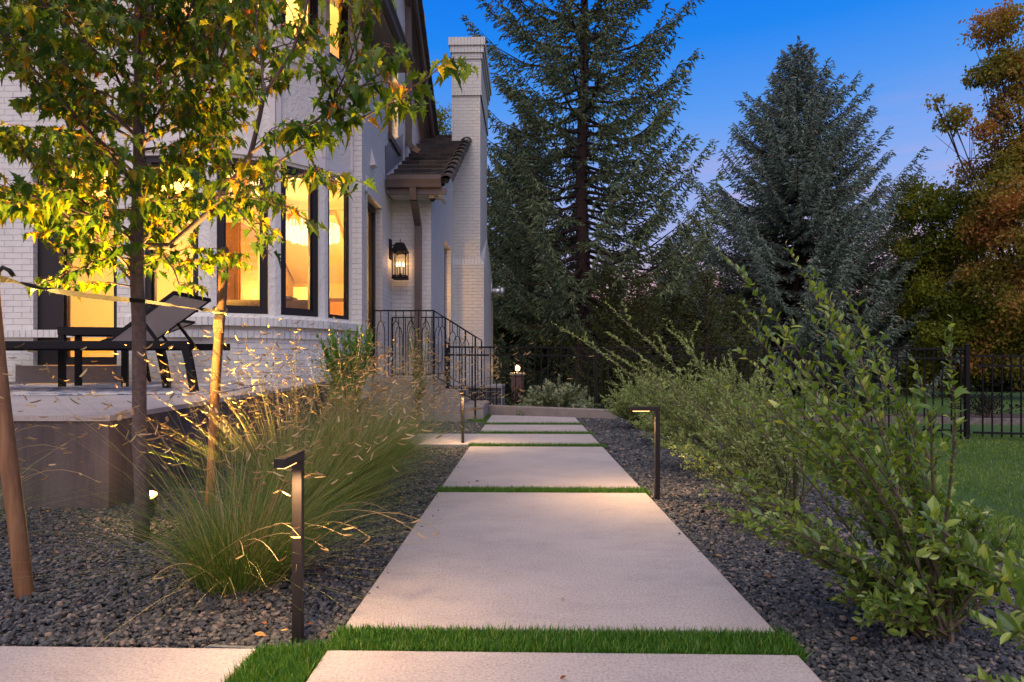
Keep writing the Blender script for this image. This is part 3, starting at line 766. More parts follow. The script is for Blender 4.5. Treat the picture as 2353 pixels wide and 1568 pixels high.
b.add([(cx0+.02, by0, 2.86), (bx1, by0, 2.86), (cx1, cy0-.002, 3.02), (cx0+.02, cy0-.002, 3.02)], [(0, 1, 2, 3)])
b.add([(bx1, by0, 2.86), (bx1, by1, 2.86), (cx1, cy1, 3.9), (cx1, cy0, 3.02)], [(0, 1, 2, 3)])
b.build('chimney_shoulder', 'soldier', chim)
b = MB(); b.tube([(bx1-.02, 16.0, 2.62), (bx1+.30, 16.0, 2.62)], .095, 14); b.tube([(bx1+.20, 16.0, 2.62), (bx1+.33, 16.0, 2.62)], .12, 14); b.box(bx1, bx1+.02, 15.8, 16.2, 2.40, 2.85)
b.build('vent_pipe', 'galv', chim, smooth=True)
b = MB(); b.add([(SX+.002, 8.70, 3.52), (SX+.075, 8.72, 3.54), (SX+.075, 8.84, 3.54), (SX+.002, 8.86, 3.52), (SX+.002, 8.78, 3.80)], [(0, 1, 2, 3), (0, 4, 1), (1, 4, 2), (2, 4, 3)])
b.build('wall_vent', 'trim', house)

# rooms behind the glass
FL = [(-11.9, 7.2), (-3.62, 7.2), (-3.05, 7.47), (-2.68, 7.9), (-2.5, 8.4), (-2.39, 8.45), (-2.39, 12.2), (-11.9, 12.2)]
MB().prism(FL, .60, .70).build('room_floor', 'floor', house)
MB().prism(FL, 3.38, 3.62).build('room_ceiling', 'ceil', house)
MB().prism(FL, 6.55, 6.75).build('upper_ceiling', 'ceil', house)
b = MB(); b.box(-11.9, -2.39, 12.2, 12.3, .6, 6.75); b.box(-11.98, -11.9, 7.2, 12.3, .6, 6.75); b.build('room_wall', 'room', house)
b = MB(); b.box(-4.62, -4.54, 9.3, 12.2, .7, 3.38); b.build('partition_wall', 'room', house)
b = MB(); b.add([(-4.5, 12.19, 2.35), (-2.4, 12.19, 2.35), (-2.4, 10.6, 3.37), (-4.5, 10.6, 3.37)], [(0, 1, 2, 3)]); b.build('sloped_ceiling', 'ceil', house)
b = MB(); b.bar((-3.3, 12.17, 2.36), (-3.3, 10.6, 3.34), .16, .14); b.build('ceiling_beam', 'ceil', house)
lamps_in = [(-3.4, 10.2, 1.9, 13), (-5.3, 8.9, 2.3, 62), (-3.2, 8.9, 2.0, 9), (-7.5, 9.2, 3.0, 30)]
for i, (x, y, z, e) in enumerate(lamps_in): lamp('room_light', 'POINT', (x, y, z), e*9.5, (1, .52, .115), .15)
for x, y in ((-3.6, 9.2), (-4.4, 10.2), (-2.9, 8.9)): lamp('room_light', 'POINT', (x, y, 5.9), 150, (1, .55, .16), .12)
for x, y in ((-3.22, 8.75), (-3.95, 8.6), (-5.1, 8.3)): MB().tube([(x, y, 3.372), (x, y, 3.379)], .085, 20).build('ceiling_downlight', 'lamp_glow', house)
for x, y in ((-3.62, 8.1), (-2.72, 8.75), (-4.3, 8.2)): MB().tube([(x, y, 6.52), (x, y, 6.549)], .09, 20).build('ceiling_downlight', 'lamp_glow', house)

# interior things
t_ = empty('chandelier', (-3.4, 9.9, 2.75)); tag(t_, 'bright round crystal chandelier behind the third bow window', 'chandelier')
b = MB()
for k in range(40):
    a = 2*PI*k/40
    for r_, z0_, z1_ in ((.42, 2.74, 2.97), (.30, 2.70, 2.9)):
        b.tube([(-3.4+math.cos(a)*r_, 9.9+math.sin(a)*r_, z0_+random.uniform(-.02, .02)), (-3.4+math.cos(a)*r_, 9.9+math.sin(a)*r_, z1_)], .017, 5)
b.build('crystals', 'chand', t_)
MB().tube([(-3.4, 9.9, 2.98), (-3.4, 9.9, 3.38)], .012, 6).build('rod', 'bronze', t_)
q = empty('chandelier', tuple(at(560, 425, 8.3))); tag(q, 'small cluster of glass tube lights glowing through the maple leaves', 'chandelier'); p = at(560, 425, 8.3)
b = MB()
for k in range(14):
    dx_, dy_ = random.uniform(-.18, .18), random.uniform(-.12, .12); b.tube([p+Vector((dx_, dy_, -.16)), p+Vector((dx_, dy_, .14))], .014, 6)
b.build('glass_tubes', 'chand', q); MB().tube([p+Vector((0, 0, .1)), (p.x, p.y, 3.38)], .01, 6).build('rod', 'bronze', q)
s_ = empty('sofa', (-3.4, 8.4, .7)); tag(s_, 'brown upholstered bed bench with rolled top behind the bow windows', 'sofa')
b = MB(); b.box(-3.92, -2.80, 8.1, 8.8, .72, 1.45); o = b.build('seat', 'sofa', s_, bevel=.05)
b = MB(); b.tube([(-3.93, 8.14, 1.47), (-2.79, 8.14, 1.47)], .135, 18); b.build('bolster', 'sofa', s_, smooth=True)
o = MB().box(-3.28, -3.02, 8.05, 8.3, 1.60, 1.645).build('folded_throw', 'cushion', None, bevel=.03); tag(o, 'folded brown throw lying on the bolster behind the glass', 'throw')
d_ = empty('wardrobe', (-4.3, 9.2, .7)); tag(d_, 'tall orange brown wooden cabinet behind the first bow window', 'wardrobe')
b = MB(); b.box(-4.53, -3.93, 8.6, 9.15, .71, 2.72); b.build('carcass', 'wood_door', d_)
for xa, xb in ((-4.51, -4.25), (-4.23, -3.95)):
    dr = MB().box(xa, xb, 8.575, 8.598, .78, 2.66).build('door', 'wood_door', d_); MB().box(xa+.05, xb-.05, 8.568, 8.574, .9, 2.0).build('door_panel', 'wood_door', dr)
c_ = empty('console_table', (-5.1, 8.6, .7)); tag(c_, 'thin framed console table seen through the patio door', 'table')
b = MB(); b.box(-5.55, -4.75, 8.5, 8.95, 1.40, 1.44); b.build('table_top', 'wood_dark', c_)
for x in (-5.53, -4.77):
    for y in (8.52, 8.93): MB().box(x-.012, x+.012, y-.012, y+.012, .7, 1.40).build('leg', 'bronze', c_)
w_ = empty('dresser', (-3.2, 11.9, .7)); tag(w_, 'dark brown panelled dresser against the back wall of the lit room', 'dresser')
b = MB(); b.box(-3.75, -2.95, 11.85, 12.15, .71, 2.02); b.build('carcass', 'wood_dark', w_)
for i in range(2): MB().box(-3.70+i*.39, -3.37+i*.39, 11.83, 11.849, .8, 1.95).build('door', 'wood_door', w_)
l_ = empty('floor_lamp', (-4.0, 10.9, .7)); tag(l_, 'square cream shaded lamp behind the second bow window', 'lamp')
MB().box(-4.02, -3.78, 10.8, 11.0, 1.78, 2.1).build('lamp_shade', 'shade', l_); MB().tube([(-3.9, 10.9, .7), (-3.9, 10.9, 1.78)], .02, 8).build('pole', 'bronze', l_)
MB().box(-2.52, -2.42, 9.55, 9.70, .7, 3.3).build('curtain', 'curtain', house)
MB().box(-2.44, -2.41, 8.72, 9.05, .72, 3.2).build('curtain', 'curtain', house)
lamp('room_light', 'POINT', (-1.95, 12.3, 2.3), 16, (1, .50, .2), .1)
lamp('room_light', 'POINT', (-2.75, 9.0, 2.0), 14, (1, .55, .2), .1)

# ================================================================== FIXTURES ON THE HOUSE
def wall_lantern():
    x, y, z0 = -2.0, 9.97, 2.13
    t = empty('wall_lantern', (x, y, z0)); tag(t, 'lit black four sided wall lantern with three candle bulbs beside the downspout', 'lantern')
    w, h = .105, .42
    b = MB().box(SX+.002, SX+.03, y-.06, y+.06, z0+.30, z0+.62); b.build('backplate', 'black', t, bevel=.008)
    b = MB(); b.tube([(SX+.02, y, z0+.52), (x-.05, y, z0+.545), (x, y, z0+.55)], .010, 8); b.build('arm', 'black', t)
    b = MB()
    for i in (-1, 1):
        for j in (-1, 1): b.bar((x+i*w, y+j*w, z0+.02), (x+i*w, y+j*w, z0+h), .014)
    for zz_ in (z0+.012, z0+.035, z0+h):
        for i in (-1, 1):
            b.bar((x-w, y+i*w, zz_), (x+w, y+i*w, zz_), .016, .018, (0, 0, 1)); b.bar((x+i*w, y-w, zz_), (x+i*w, y+w, zz_), .015, .017, (0, 0, 1))
    b.box(x-w-.012, x+w+.012, y-w-.012, y+w+.012, z0-.012, z0+.006)
    for j in (-1, 1):     # arched heads of the panes
        pts = [(x-w*.8*math.cos(a), y+j*w, z0+h-.07+.055*math.sin(a)) for a in np.linspace(0, PI, 9)]
        for a_, c_ in zip(pts[:-1], pts[1:]):
            m_ = (Vector(a_)+Vector(c_))/2; b.bar((m_.x, m_.y, (m_.z+z0+h)/2), (m_.x+.001, m_.y, (m_.z+z0+h)/2), .008); b.add([a_, c_, (c_[0], c_[1], z0+h), (a_[0], a_[1], z0+h)], [(0, 1, 2, 3)])
    b.build('cage', 'black', t)
    b = MB(); w1, w2 = .125, .06
    vs = [(x-w1, y-w1, z0+h), (x+w1, y-w1, z0+h), (x+w1, y+w1, z0+h), (x-w1, y+w1, z0+h), (x-w2, y-w2, z0+h+.14), (x+w2, y-w2, z0+h+.14), (x+w2, y+w2, z0+h+.14), (x-w2, y+w2, z0+h+.14)]
    b.add(vs, [(0, 1, 2, 3), (7, 6, 5, 4), (0, 1, 5, 4), (1, 2, 6, 5), (2, 3, 7, 6), (3, 0, 4, 7)]); b.tube([(x, y, z0+h+.13), (x, y, z0+h+.20)], .007, 6)
    b.build('roof', 'black', t)
    b = MB(); b.box(x-w+.008, x+w-.008, y-w, y-w+.002, z0+.04, z0+h-.01); b.build('pane', 'glass', t)
    b = MB().tube([(x, y, z0+.02), (x, y, z0+.08)], .02, 8); b.build('candle_holder', 'black', t)
    for i, (dx_, dy_) in enumerate(((-.048, 0), (0, -.03), (.048, 0.01))):
        c_ = MB().tube([(x+dx_, y+dy_, z0+.07), (x+dx_, y+dy_, z0+.19)], .011, 8).build('candle', 'candle', t)
        MB().tube([(x+dx_, y+dy_, z0+.19), (x+dx_, y+dy_, z0+.21), (x+dx_, y+dy_, z0+.235), (x+dx_, y+dy_, z0+.262)], [.008, .014, .010, .001], 8).build('bulb', 'bulb', c_, smooth=True)
    lamp('lantern_light', 'POINT', (x, y, z0+.27), 2.2, (1, .48, .20), .03, t)
wall_lantern()
c_ = empty('security_camera', (-1.47, 9.86, 3.42)); tag(c_, 'small white dome camera under the lower roof corner', 'security camera')
b = MB(); b.tube([(-1.47, 9.86, 3.42), (-1.47, 9.86, 3.36)], [.062, .06], 18); b.build('housing', 'white_plastic', c_, smooth=True)
b = MB(); b.tube([(-1.47, 9.86, 3.36), (-1.47, 9.86, 3.335), (-1.47, 9.86, 3.318), (-1.47, 9.86, 3.31)], [.043, .037, .022, .004], 16); b.build('dome', 'dome', c_, smooth=True)

# railing of the landing steps: gothic arches
def railing(y, label):
    t = empty('step_railing', (-1.30, y, .56)); tag(t, label, 'railing', 'black arched railings of the landing steps')
    xa, xb, xe, sl = -2.15, -1.30, -.715, .633
    base = lambda x: .615-max(0, x-xb)*sl
    top = lambda x: base(x)+.905
    for nm, dz, w in (('top_rail', .905, .026), ('bottom_rail', 0, .018)):
        b = MB(); x_end = xe-.0
        b.bar((xa, y, .615+dz), (xb, y, .615+dz), w, w*.7); b.bar((xb-.004, y, .615+dz), (x_end, y, base(x_end)+dz), w*.98, w*.68); b.build(nm, 'black', t)
    for x, z0 in ((xa, .56), (xb, .56), (xe, 0.0)):
        MB().bar((x, y, z0), (x, y, top(x)-.004), .024, .024, (0, 1, 0)).build('post', 'black', t)
    u = .213; x = xb-.106
    def arch(xc):
        b = MB(); h = .056
        zt, zb = top, base
        za = top(xc)-.145
        b.bar((xc, y, za), (xc, y, top(xc)), .011)
        for sgn in (-1, 1):
            pts = [(xc, y, za)]
            for q in (.25, .5, .75, 1): 
                pts.append((xc+sgn*h*math.sin(q*PI/2), y, za-.15*(1-math.cos(q*PI/2))*1.0-.02*q))
            pts.append((xc+sgn*h, y, base(xc+sgn*h)))
            b.tube(pts, .0062, 5)
        b.build('arch', 'black', t)
    x = xb-.1065
    while x > xa+.05: arch(x); x -= u
    x = xb-u
    while x > xa+.05: MB().bar((x, y, .615), (x, y, 1.515), .012).build('baluster', 'black', t); x -= u
    x = xb+.12
    while x < xe-.05: arch(x); x += u
    x = xb+.228
    while x < xe-.03: MB().bar((x, y, base(x)), (x, y, top(x)), .012).build('baluster', 'black', t); x += u
railing(8.83, 'black iron railing with gothic arches on the near side of the landing steps')
railing(10.08, 'black iron railing with gothic arches on the far side of the steps')

# fence across the back
def fence(x0, y0, x1, y1, zt0, zt1, zb, label, posts):
    t = empty('metal_fence', (x0, y0, zb)); tag(t, label, 'fence', 'black metal picket fence panels across the garden')
    P = lambda s_: (x0+(x1-x0)*s_, y0+(y1-y0)*s_); ZT = lambda s_: zt0+(zt1-zt0)*s_
    L = math.hypot(x1-x0, y1-y0); n = int(L/.1143)
    for dz0, nm in ((0, 'top_rail'), (-.14, 'rail')):
        MB().bar((*P(0), ZT(0)+dz0), (*P(1), ZT(1)+dz0), .028, .03).build(nm, 'black', t)
    MB().bar((*P(0), zb+.08), (*P(1), zb+.08), .028, .03).build('bottom_rail', 'black', t)
    proto = None
    for i in range(1, n):
        s_ = i/n
        if proto is None:
            proto = MB().bar((0, 0, zb+.0), (0, 0, ZT(.5)), .016).build('picket', 'black', t); o = proto
        else: o = proto.copy(); COL.objects.link(o)
        o.location = Vector((*P(s_), ZT(s_)-ZT(.5))) - Vector(t.location); o.matrix_parent_inverse = Matrix.Identity(4)
    for s_ in posts:
        b = MB(); x, y = P(s_); b.bar((x, y, zb-.1), (x, y, ZT(s_)+.04), .055, .055, (0, 1, 0)); b.tube([(x, y, ZT(s_)+.04), (x, y, ZT(s_)+.055), (x, y, ZT(s_)+.075), (x, y, ZT(s_)+.085)], [.03, .034, .022, .003], 10); b.build('post', 'black', t)
fence(-1.42, 11.35, 6.42, 9.28, 1.08, .99, -.28, 'long black picket fence running from the chimney past the spruces', (0.0, .33, .66, .995))
fence(6.46, 9.27, 12.5, 7.6, .885, .83, -.30, 'lower black picket fence panel right of the capped post', (.38, .76))

# condenser
t_ = empty('air_conditioner', (-.9, 12.2, -.3)); tag(t_, 'low grey condenser unit at the foot of the chimney', 'air conditioner')
b = MB(); b.box(-1.50, -.46, 11.75, 12.75, -.28, .36); b.build('casing', 'grille', t_)
b = MB()
b.box(-1.53, -.43, 11.72, 12.78, .33, .375); 
for x in (-1.52, -.47):
    for y in (11.73, 12.74): b.box(x-.0, x+.03, y, y+.03, -.3, .33)
for i in range(12): b.box(-.455, -.437, 11.76+i*.0, 12.73, -.25+i*.048, -.235+i*.048)
for i in range(14): b.box(-1.49+i*.075, -1.485+i*.075, 11.735, 11.745, -.27, .33)
for i in range(5): b.box(-1.5, -.46, 11.728, 11.734, -.22+i*.12, -.213+i*.12)
b.build('frame', 'ac_paint', t_)
t_ = empty('utility_box', (-1.42, 10.9, .9)); tag(t_, 'small grey meter box on the brick wing behind the steps', 'utility box')
b = MB(); b.box(LX+.002, LX+.10, 10.75, 10.95, .82, 1.12); b.build('box', 'ac_paint', t_, bevel=.01); MB().tube([(LX+.05, 10.85, .82), (LX+.05, 10.85, .1)], .02, 8).build('conduit', 'ac_paint', t_)

# ================================================================== PATH LIGHTS
def bollard(x, y, rz, label, power):
    t = empty('path_light', (x, y, 0), rz); tag(t, label, 'path light', 'bronze angled path lights beside the walk')
    h = .512; w = .027
    m = t.matrix_world
    b = MB(); b.box(-w/2, w/2, -w/2, w/2, -.12, h-.024, m); b.build('post', 'bronze', t, bevel=.0015)
    b = MB(); L = .155
    b.box(-w/2-.001, w/2+.001, -L, w/2+.001, h-.024, h, m); b.build('head', 'bronze', t, bevel=.0015)
    b = MB(); b.box(-.010, .010, -L+.015, -.045, h-.0275, h-.0242, m); b.build('lens', 'led', t)
    p = m @ Vector((0, -.085, h-.04))
    l = lamp('path_light_lamp', 'SPOT', p, power, (1, .58, .26), .02, t, aim=(p.x, p.y+.0001, 0), spot=R(150), blend=.6)
    return t
bollard(-.636, 1.745, R(3), 'bronze path light nearest the camera, standing in front of the tall grass', 22)
bollard(.755, 3.66, R(-90), 'bronze path light on the right of the walk with its glowing head over the slab', 24)
bollard(-.615, 6.10, R(0), 'far bronze path light at the left corner of the cross slab', 22)

# uplight behind the maple
ux, uy = -1.90, 3.16
t_ = empty('garden_uplight', (ux, uy, 0)); tag(t_, 'bright small garden uplight glowing behind the maple trunk', 'spotlight')
MB().tube([(ux, uy, -.08), (ux, uy, .05)], .010, 8).build('stake', 'bronze', t_)
ax = Vector((.05, -.42, .9)).normalized(); p0 = Vector((ux, uy, .045))
MB().tube([p0, p0+ax*.055], [.024, .03], 14).build('housing', 'bronze', t_, smooth=True)
MB().tube([p0+ax*.0555, p0+ax*.066], [.036, .026], 14).build('lens', 'uplens', t_, smooth=True)
lamp('uplight_lamp', 'SPOT', p0+ax*.075, 1080, (1, .56, .15), .02, t_, aim=p0+Vector((.75, -.45, 1.75)), spot=R(92), blend=.6)
lamp('uplight_spill', 'POINT', p0+ax*.085, 5, (1, .55, .20), .02, t_)

# ================================================================== PATIO FURNITURE
dz = lambda y: .48+(y-3.338)*.09/3.66
b = MB(); ra = [(-5.9, 4.42), (-2.46, 4.98), (-2.70, 6.45), (-6.1, 5.95)]
b.add([(x, y, dz(y)+.004) for x, y in ra]+[(x, y, dz(y)+.010) for x, y in ra], [(3, 2, 1, 0), (4, 5, 6, 7), (0, 1, 5, 4), (1, 2, 6, 5), (2, 3, 7, 6), (3, 0, 4, 7)])
tag(b.build('outdoor_rug', 'rug'), 'blue and cream patterned rug lying under the loungers', 'rug')
def lounger(x1, y0, rise, label, run=.58):
    """head end at x1, long side along -X, width .66 from y0"""
    z = dz(y0+.3)+.012; L = 2.25; y1 = y0+.66
    t = empty('sun_lounger', (x1-1, y0+.33, z)); tag(t, label, 'sun lounger', 'black framed sun loungers on the patio')
    b = MB(); zt = z+.375
    for y in (y0, y1): b.bar((x1-L, y, zt), (x1, y, zt), .035, .062)
    for x in (x1-L+.02, x1-.75): b.bar((x, y0+.02, zt), (x, y1-.02, zt), .03, .03)
    b.build('frame', 'black', t, bevel=.004)
    for y in (y0, y1):
        for x, s_ in ((x1-.045, 1), (x1-L+.045, -1)):
            if s_ > 0 and y == y1: x -= .60
            pts = [(x, y, zt-.0), (x+s_*.03, y, zt-.12), (x+s_*.055, y, z+.12), (x+s_*.075, y, z+.0)]
            lb = MB()
            for a_, c_ in zip(pts[:-1], pts[1:]): lb.bar(a_, c_, .034, .062 if s_ else .05, (1, 0, 0))
            lg = lb.build('leg', 'black', t)
            MB().tube([(x+s_*.07, y-.019, z+.035), (x+s_*.07, y-.016, z+.035)], .008, 8).build('foot_cap', 'galv', lg)
    hx = x1-.72
    b = MB(); b.box(x1-L+.03, hx, y0+.03, y1-.03, zt+.008, zt+.018); b.build('seat_sling', 'mesh_fabric', t)
    tx, tz = hx+run, zt+rise
    b = MB(); q = Vector((tx-hx, 0, tz-zt)).normalized(); nrm = Vector((-q.z, 0, q.x))
    for y in (y0+.045, y1-.045): b.bar((hx, y, zt+.02), (tx, y, tz), .018, .026)
    b.bar((tx, y0+.045, tz), (tx, y1-.045, tz), .028, .03); b.build('back_frame', 'black', t)
    b = MB(); o = nrm*.012
    b.add([(hx+o.x, y0+.05, zt+.02+o.z), (tx+o.x, y0+.05, tz+o.z), (tx+o.x, y1-.05, tz+o.z), (hx+o.x, y1-.05, zt+.02+o.z),
           (hx-o.x*.4, y0+.05, zt+.02-o.z*.4), (tx-o.x*.4, y0+.05, tz-o.z*.4), (tx-o.x*.4, y1-.05, tz-o.z*.4), (hx-o.x*.4, y1-.05, zt+.02-o.z*.4)],
          [(0, 1, 2, 3), (7, 6, 5, 4), (0, 4, 5, 1), (1, 5, 6, 2), (2, 6, 7, 3), (3, 7, 4, 0)]); b.build('back_sling', 'mesh_fabric', t)
    mid = .5
    for y in (y0+.06, y1-.06): MB().bar((hx+(tx-hx)*mid, y, zt+(tz-zt)*mid), (x1-.28, y, zt), .022, .022).build('support_strut', 'black', t)
lounger(-2.68, 4.98, .42, 'near sun lounger with its grey sling back raised high', .56)
lounger(-3.55, 6.12, .27, 'rear sun lounger with a low sling back, behind the side table', .68)
t_ = empty('side_table', (-4.02, 5.88, dz(5.88)), R(12)); tag(t_, 'black square side table between the two loungers', 'side table')
m = t_.matrix_world; h = .56; a = .29
b = MB(); b.box(-a, a, -a*.62, a*.62, h-.012, h, m); b.box(-a, a, -a*.62, -a*.62+.02, h-.075, h-.0125, m); b.box(-a, a, a*.62-.02, a*.62, h-.075, h-.0125, m); b.box(-a, -a+.02, -a*.6, a*.6, h-.0745, h-.013, m); b.box(a-.02, a, -a*.6, a*.6, h-.0745, h-.013, m)
b.build('table_top', 'black', t_, bevel=.003)
for i in (-1, 1):
    for j in (-1, 1):
        MB().box(i*(a-.028)-.024, i*(a-.028)+.024, j*(a*.62-.028)-.024, j*(a*.62-.028)+.024, .012, h-.076, m).build('leg', 'black', t_)

# ================================================================== MAPLE, STAKES, STRAP
def stake(bx, by, tx, ty, tz, label, r0=.027):
    b = MB(); pts, rs = [], []
    for i in range(13):
        s_ = i/12; pts.append((bx+(tx-bx)*s_+.004*math.sin(s_*9), by+(ty-by)*s_, -.15+(tz+.15)*s_)); rs.append(r0*(1-.10*s_))
    pts.append((tx, ty, tz+.008)); rs.append(r0*.7)
    return tag(b.tube(pts, rs, 14).build('tree_stake', 'stake', smooth=True), label, 'stake', 'round wooden stakes holding the young maple')
B1 = at(64, 1352, 2.13); T1 = at(-52, 400, 2.13)
stake(B1.x, B1.y, T1.x, T1.y, 1.40, 'leaning wooden tree stake cut by the left edge of the photo')
B2 = at(478, 1150, 3.5); T2 = at(515, 577, 3.45)
stake(B2.x, B2.y, T2.x, T2.y, 1.385, 'wooden tree stake with frayed strap, right of the maple trunk')
TB = at(326, 1232, 2.79)
mt = empty('young_maple', (TB.x, TB.y, 0)); tag(mt, 'young staked maple with green and golden lobed leaves', 'tree')
trunk_px = [(326, 1250), (325, 1140), (322, 1000), (320, 880), (318, 760), (316, 640), (315, 520), (318, 400), (321, 280), (319, 150), (316, 20), (318, -140), (322, -320), (318, -520)]
tp = [at(x, y, 2.79) for x, y in trunk_px]; tp[0].z = -.1
tr_ = [.033, .030, .029, .028, .028, .027, .026, .024, .022, .019, .016, .012, .008, .003]
for i, p in enumerate(tp): p.x += .004*math.sin(i*2.1)
MB().tube(tp, tr_, 12).build('trunk', 'bark', mt, smooth=True)
def trunk_at(z):
    for i in range(len(tp)-1):
        if tp[i].z <= z <= tp[i+1].z: return tp[i].lerp(tp[i+1], (z-tp[i].z)/(tp[i+1].z-tp[i].z))
    return tp[-1]
leafP, leafD, leafU, leafS = [], [], [], []
def put_leaf(p, away, size=None):
    d = Vector((away.x*.6+random.gauss(0, .4), away.y*.6+random.gauss(0, .4), -.75+random.gauss(0, .35)))
    leafP.append(p+Vector((random.gauss(0, .006), random.gauss(0, .006), -.008))); leafD.append(d)
    leafU.append(Vector((random.gauss(0, .5)+away.x*.7, random.gauss(0, .5)+away.y*.7, .8)))
    leafS.append((size or .058)*.74*random.uniform(.5, 1.25))
limbs, twigs = MB(), MB()
def limb(pts, r0, r1, leaves=0, tw=0, size=None, twl=.25):
    pts = [Vector(p) for p in pts]; n = len(pts)
    rs = [r0+(r1-r0)*i/(n-1) for i in range(n)]
    (limbs if r0 > .0035 else twigs).tube(pts, rs, 7 if r0 > .0035 else 4, cap=False)
    Ls = [(pts[i+1]-pts[i]).length for i in range(n-1)]; tot = sum(Ls)
    def pt(s_):
        s_ *= tot
        for i, l in enumerate(Ls):
            if s_ <= l: return pts[i].lerp(pts[i+1], s_/l), (pts[i+1]-pts[i]).normalized()
            s_ -= l
        return pts[-1], (pts[-1]-pts[-2]).normalized()
    for k in range(leaves):
        p, d = pt(1-(k+.3)/leaves*.85)
        side = d.cross(Vector((0, 0, 1))).normalized()*random.choice((-1, 1))
        q = p+side*.018+Vector((0, 0, .006)); twigs.tube([p, q], .0009, 3, cap=False)
        put_leaf(q, side+d*.5, size)
    for k in range(tw):
        s_ = .18+.80*(k+random.random())/max(1, tw); p, d = pt(s_)
        side = (d.cross(Vector((0, 0, 1))).normalized()*random.choice((-1, 1))+d*.8+Vector((random.gauss(0, .3), random.gauss(0, .3), random.uniform(-.1, .5)))).normalized()
        L_ = twl*random.uniform(.5, 1.2)*(1.2-s_*.5)
        pp = [p, p+side*L_*.5+Vector((0, 0, .01)), p+side*L_+Vector((0, 0, -.03*L_/.2))]
        limb(pp, .0026, .001, leaves=max(4, int(L_/.015)), tw=0, size=size)
# traced limbs (photo px, depth)
def traced(pl, r0, r1, **k): limb([at(x, y, d) for x, y, d in pl], r0, r1, **k)
traced([(330, 566, 2.79), (392, 565, 2.7), (425, 536, 2.64), (482, 486, 2.55), (502, 452, 2.48), (520, 430, 2.45), (567, 380, 2.40), (580, 338, 2.36), (597, 266, 2.32), (607, 216, 2.30), (626, 190, 2.28), (672, 118, 2.24), (701, 36, 2.2), (712, -60, 2.2)], .015, .004, leaves=10, tw=10, size=.060)
traced([(607, 216, 2.30), (600, 140, 2.32), (590, 60, 2.33), (585, -40, 2.33)], .005, .002, leaves=8, tw=9, size=.06)
traced([(580, 350, 2.36), (630, 315, 2.25), (668, 299, 2.15), (722, 280, 2.08), (770, 245, 2.02), (816, 209, 1.97), (895, 155, 1.90), (942, 117, 1.86)], .006, .0018, leaves=46, tw=10, size=.066, twl=.16)
traced([(630, 380, 2.30), (744, 306, 2.10), (831, 274, 2.0), (903, 231, 1.92), (975, 184, 1.86), (1038, 134, 1.80)], .005, .0018, leaves=46, tw=6, size=.068, twl=.13)
traced([(745, 270, 2.05), (791, 176, 2.0), (831, 61, 1.96), (845, -20, 1.95)], .004, .0016, leaves=40, tw=8, size=.060, twl=.14)
traced([(502, 452, 2.48), (570, 438, 2.35), (640, 415, 2.2), (700, 400, 2.1), (760, 410, 2.0), (790, 425, 1.95)], .006, .0016, leaves=16, tw=8, size=.060, twl=.16)
traced([(500, 440, 2.45), (540, 447, 2.35), (610, 462, 2.2), (668, 478, 2.1), (722, 522, 2.02)], .004, .0013, leaves=20, tw=3, size=.056, twl=.10)
traced([(500, 450, 2.45), (545, 480, 2.3), (585, 530, 2.2), (625, 590, 2.15)], .004, .0013, leaves=20, tw=4, size=.052, twl=.10)
traced([(360, 565, 2.75), (400, 620, 2.6), (412, 655, 2.55), (455, 668, 2.5)], .004, .0014, leaves=12, tw=4, size=.050, twl=.09)
traced([(318, 560, 2.79), (258, 520, 2.7), (200, 492, 2.6), (130, 468, 2.5), (60, 448, 2.4), (-40, 430, 2.3)], .009, .003, leaves=14, tw=14, size=.058)
traced([(316, 600, 2.79), (262, 590, 2.7), (215, 605, 2.62), (135, 640, 2.55), (60, 660, 2.5)], .005, .0018, leaves=18, tw=5, size=.056, twl=.15)
traced([(312, 660, 2.79), (250, 650, 2.7), (160, 655, 2.6), (100, 650, 2.5)], .004, .0015, leaves=14, tw=3, size=.056, twl=.12)
traced([(318, 430, 2.79), (250, 350, 2.7), (170, 270, 2.6), (90, 200, 2.5), (20, 80, 2.4), (-60, 20, 2.3)], .011, .003, leaves=10, tw=16)
traced([(320, 320, 2.79), (240, 245, 2.8), (150, 130, 2.8), (60, 60, 2.8), (-60, 0, 2.8)], .010, .003, leaves=10, tw=16)
traced([(320, 200, 2.79), (380, 130, 2.7), (430, 40, 2.6), (470, -60, 2.5)], .009, .003, leaves=10, tw=14)
traced([(322, 330, 2.79), (385, 300, 2.7), (430, 262, 2.6), (480, 200, 2.5), (520, 100, 2.45), (540, 0, 2.4)], .010, .003, leaves=12, tw=14)
# the rest of the crown
ga = 0
for k in range(76):
    z = 1.10+(k/76)**.9*2.2; ga += 2.4
    p = trunk_at(z); L_ = (.60+.55*math.sin(PI*min(1, (z-.95)/2.9)))*random.uniform(.6, 1.1)
    if z > 2.9: L_ *= .7
    dr = Vector((math.cos(ga), math.sin(ga), 0)); 
    if dr.x > .35 and z < 1.75: L_ *= .62
    if dr.x > .1 and z >= 1.75: L_ *= .66
    up = random.uniform(.15, .55)
    q = [p, p+dr*L_*.35+Vector((0, 0, L_*.12+.02)), p+dr*L_*.7+Vector((0, 0, L_*up*.7)), p+dr*L_+Vector((random.gauss(0, .04), random.gauss(0, .04), L_*up))]
    limb(q, .007 if L_ > .5 else .004, .0018, leaves=int(8+L_*12), tw=int(6+L_*11), size=.058, twl=.24)
limbs.build('limb', 'bark', mt, smooth=True); twigs.build('twig', 'twig', mt)
c = Cloud(); k = len(leafP); print('maple leaves', k)
c.add(MAPLE, np.array(leafP), np.array(leafD), np.array(leafU), np.array(leafS), np.clip(RNG.beta(1.6, 2.15, k)+.12*(RNG.random(k) < .15), 0, 1))
c.build('crown', 'maple', mt)
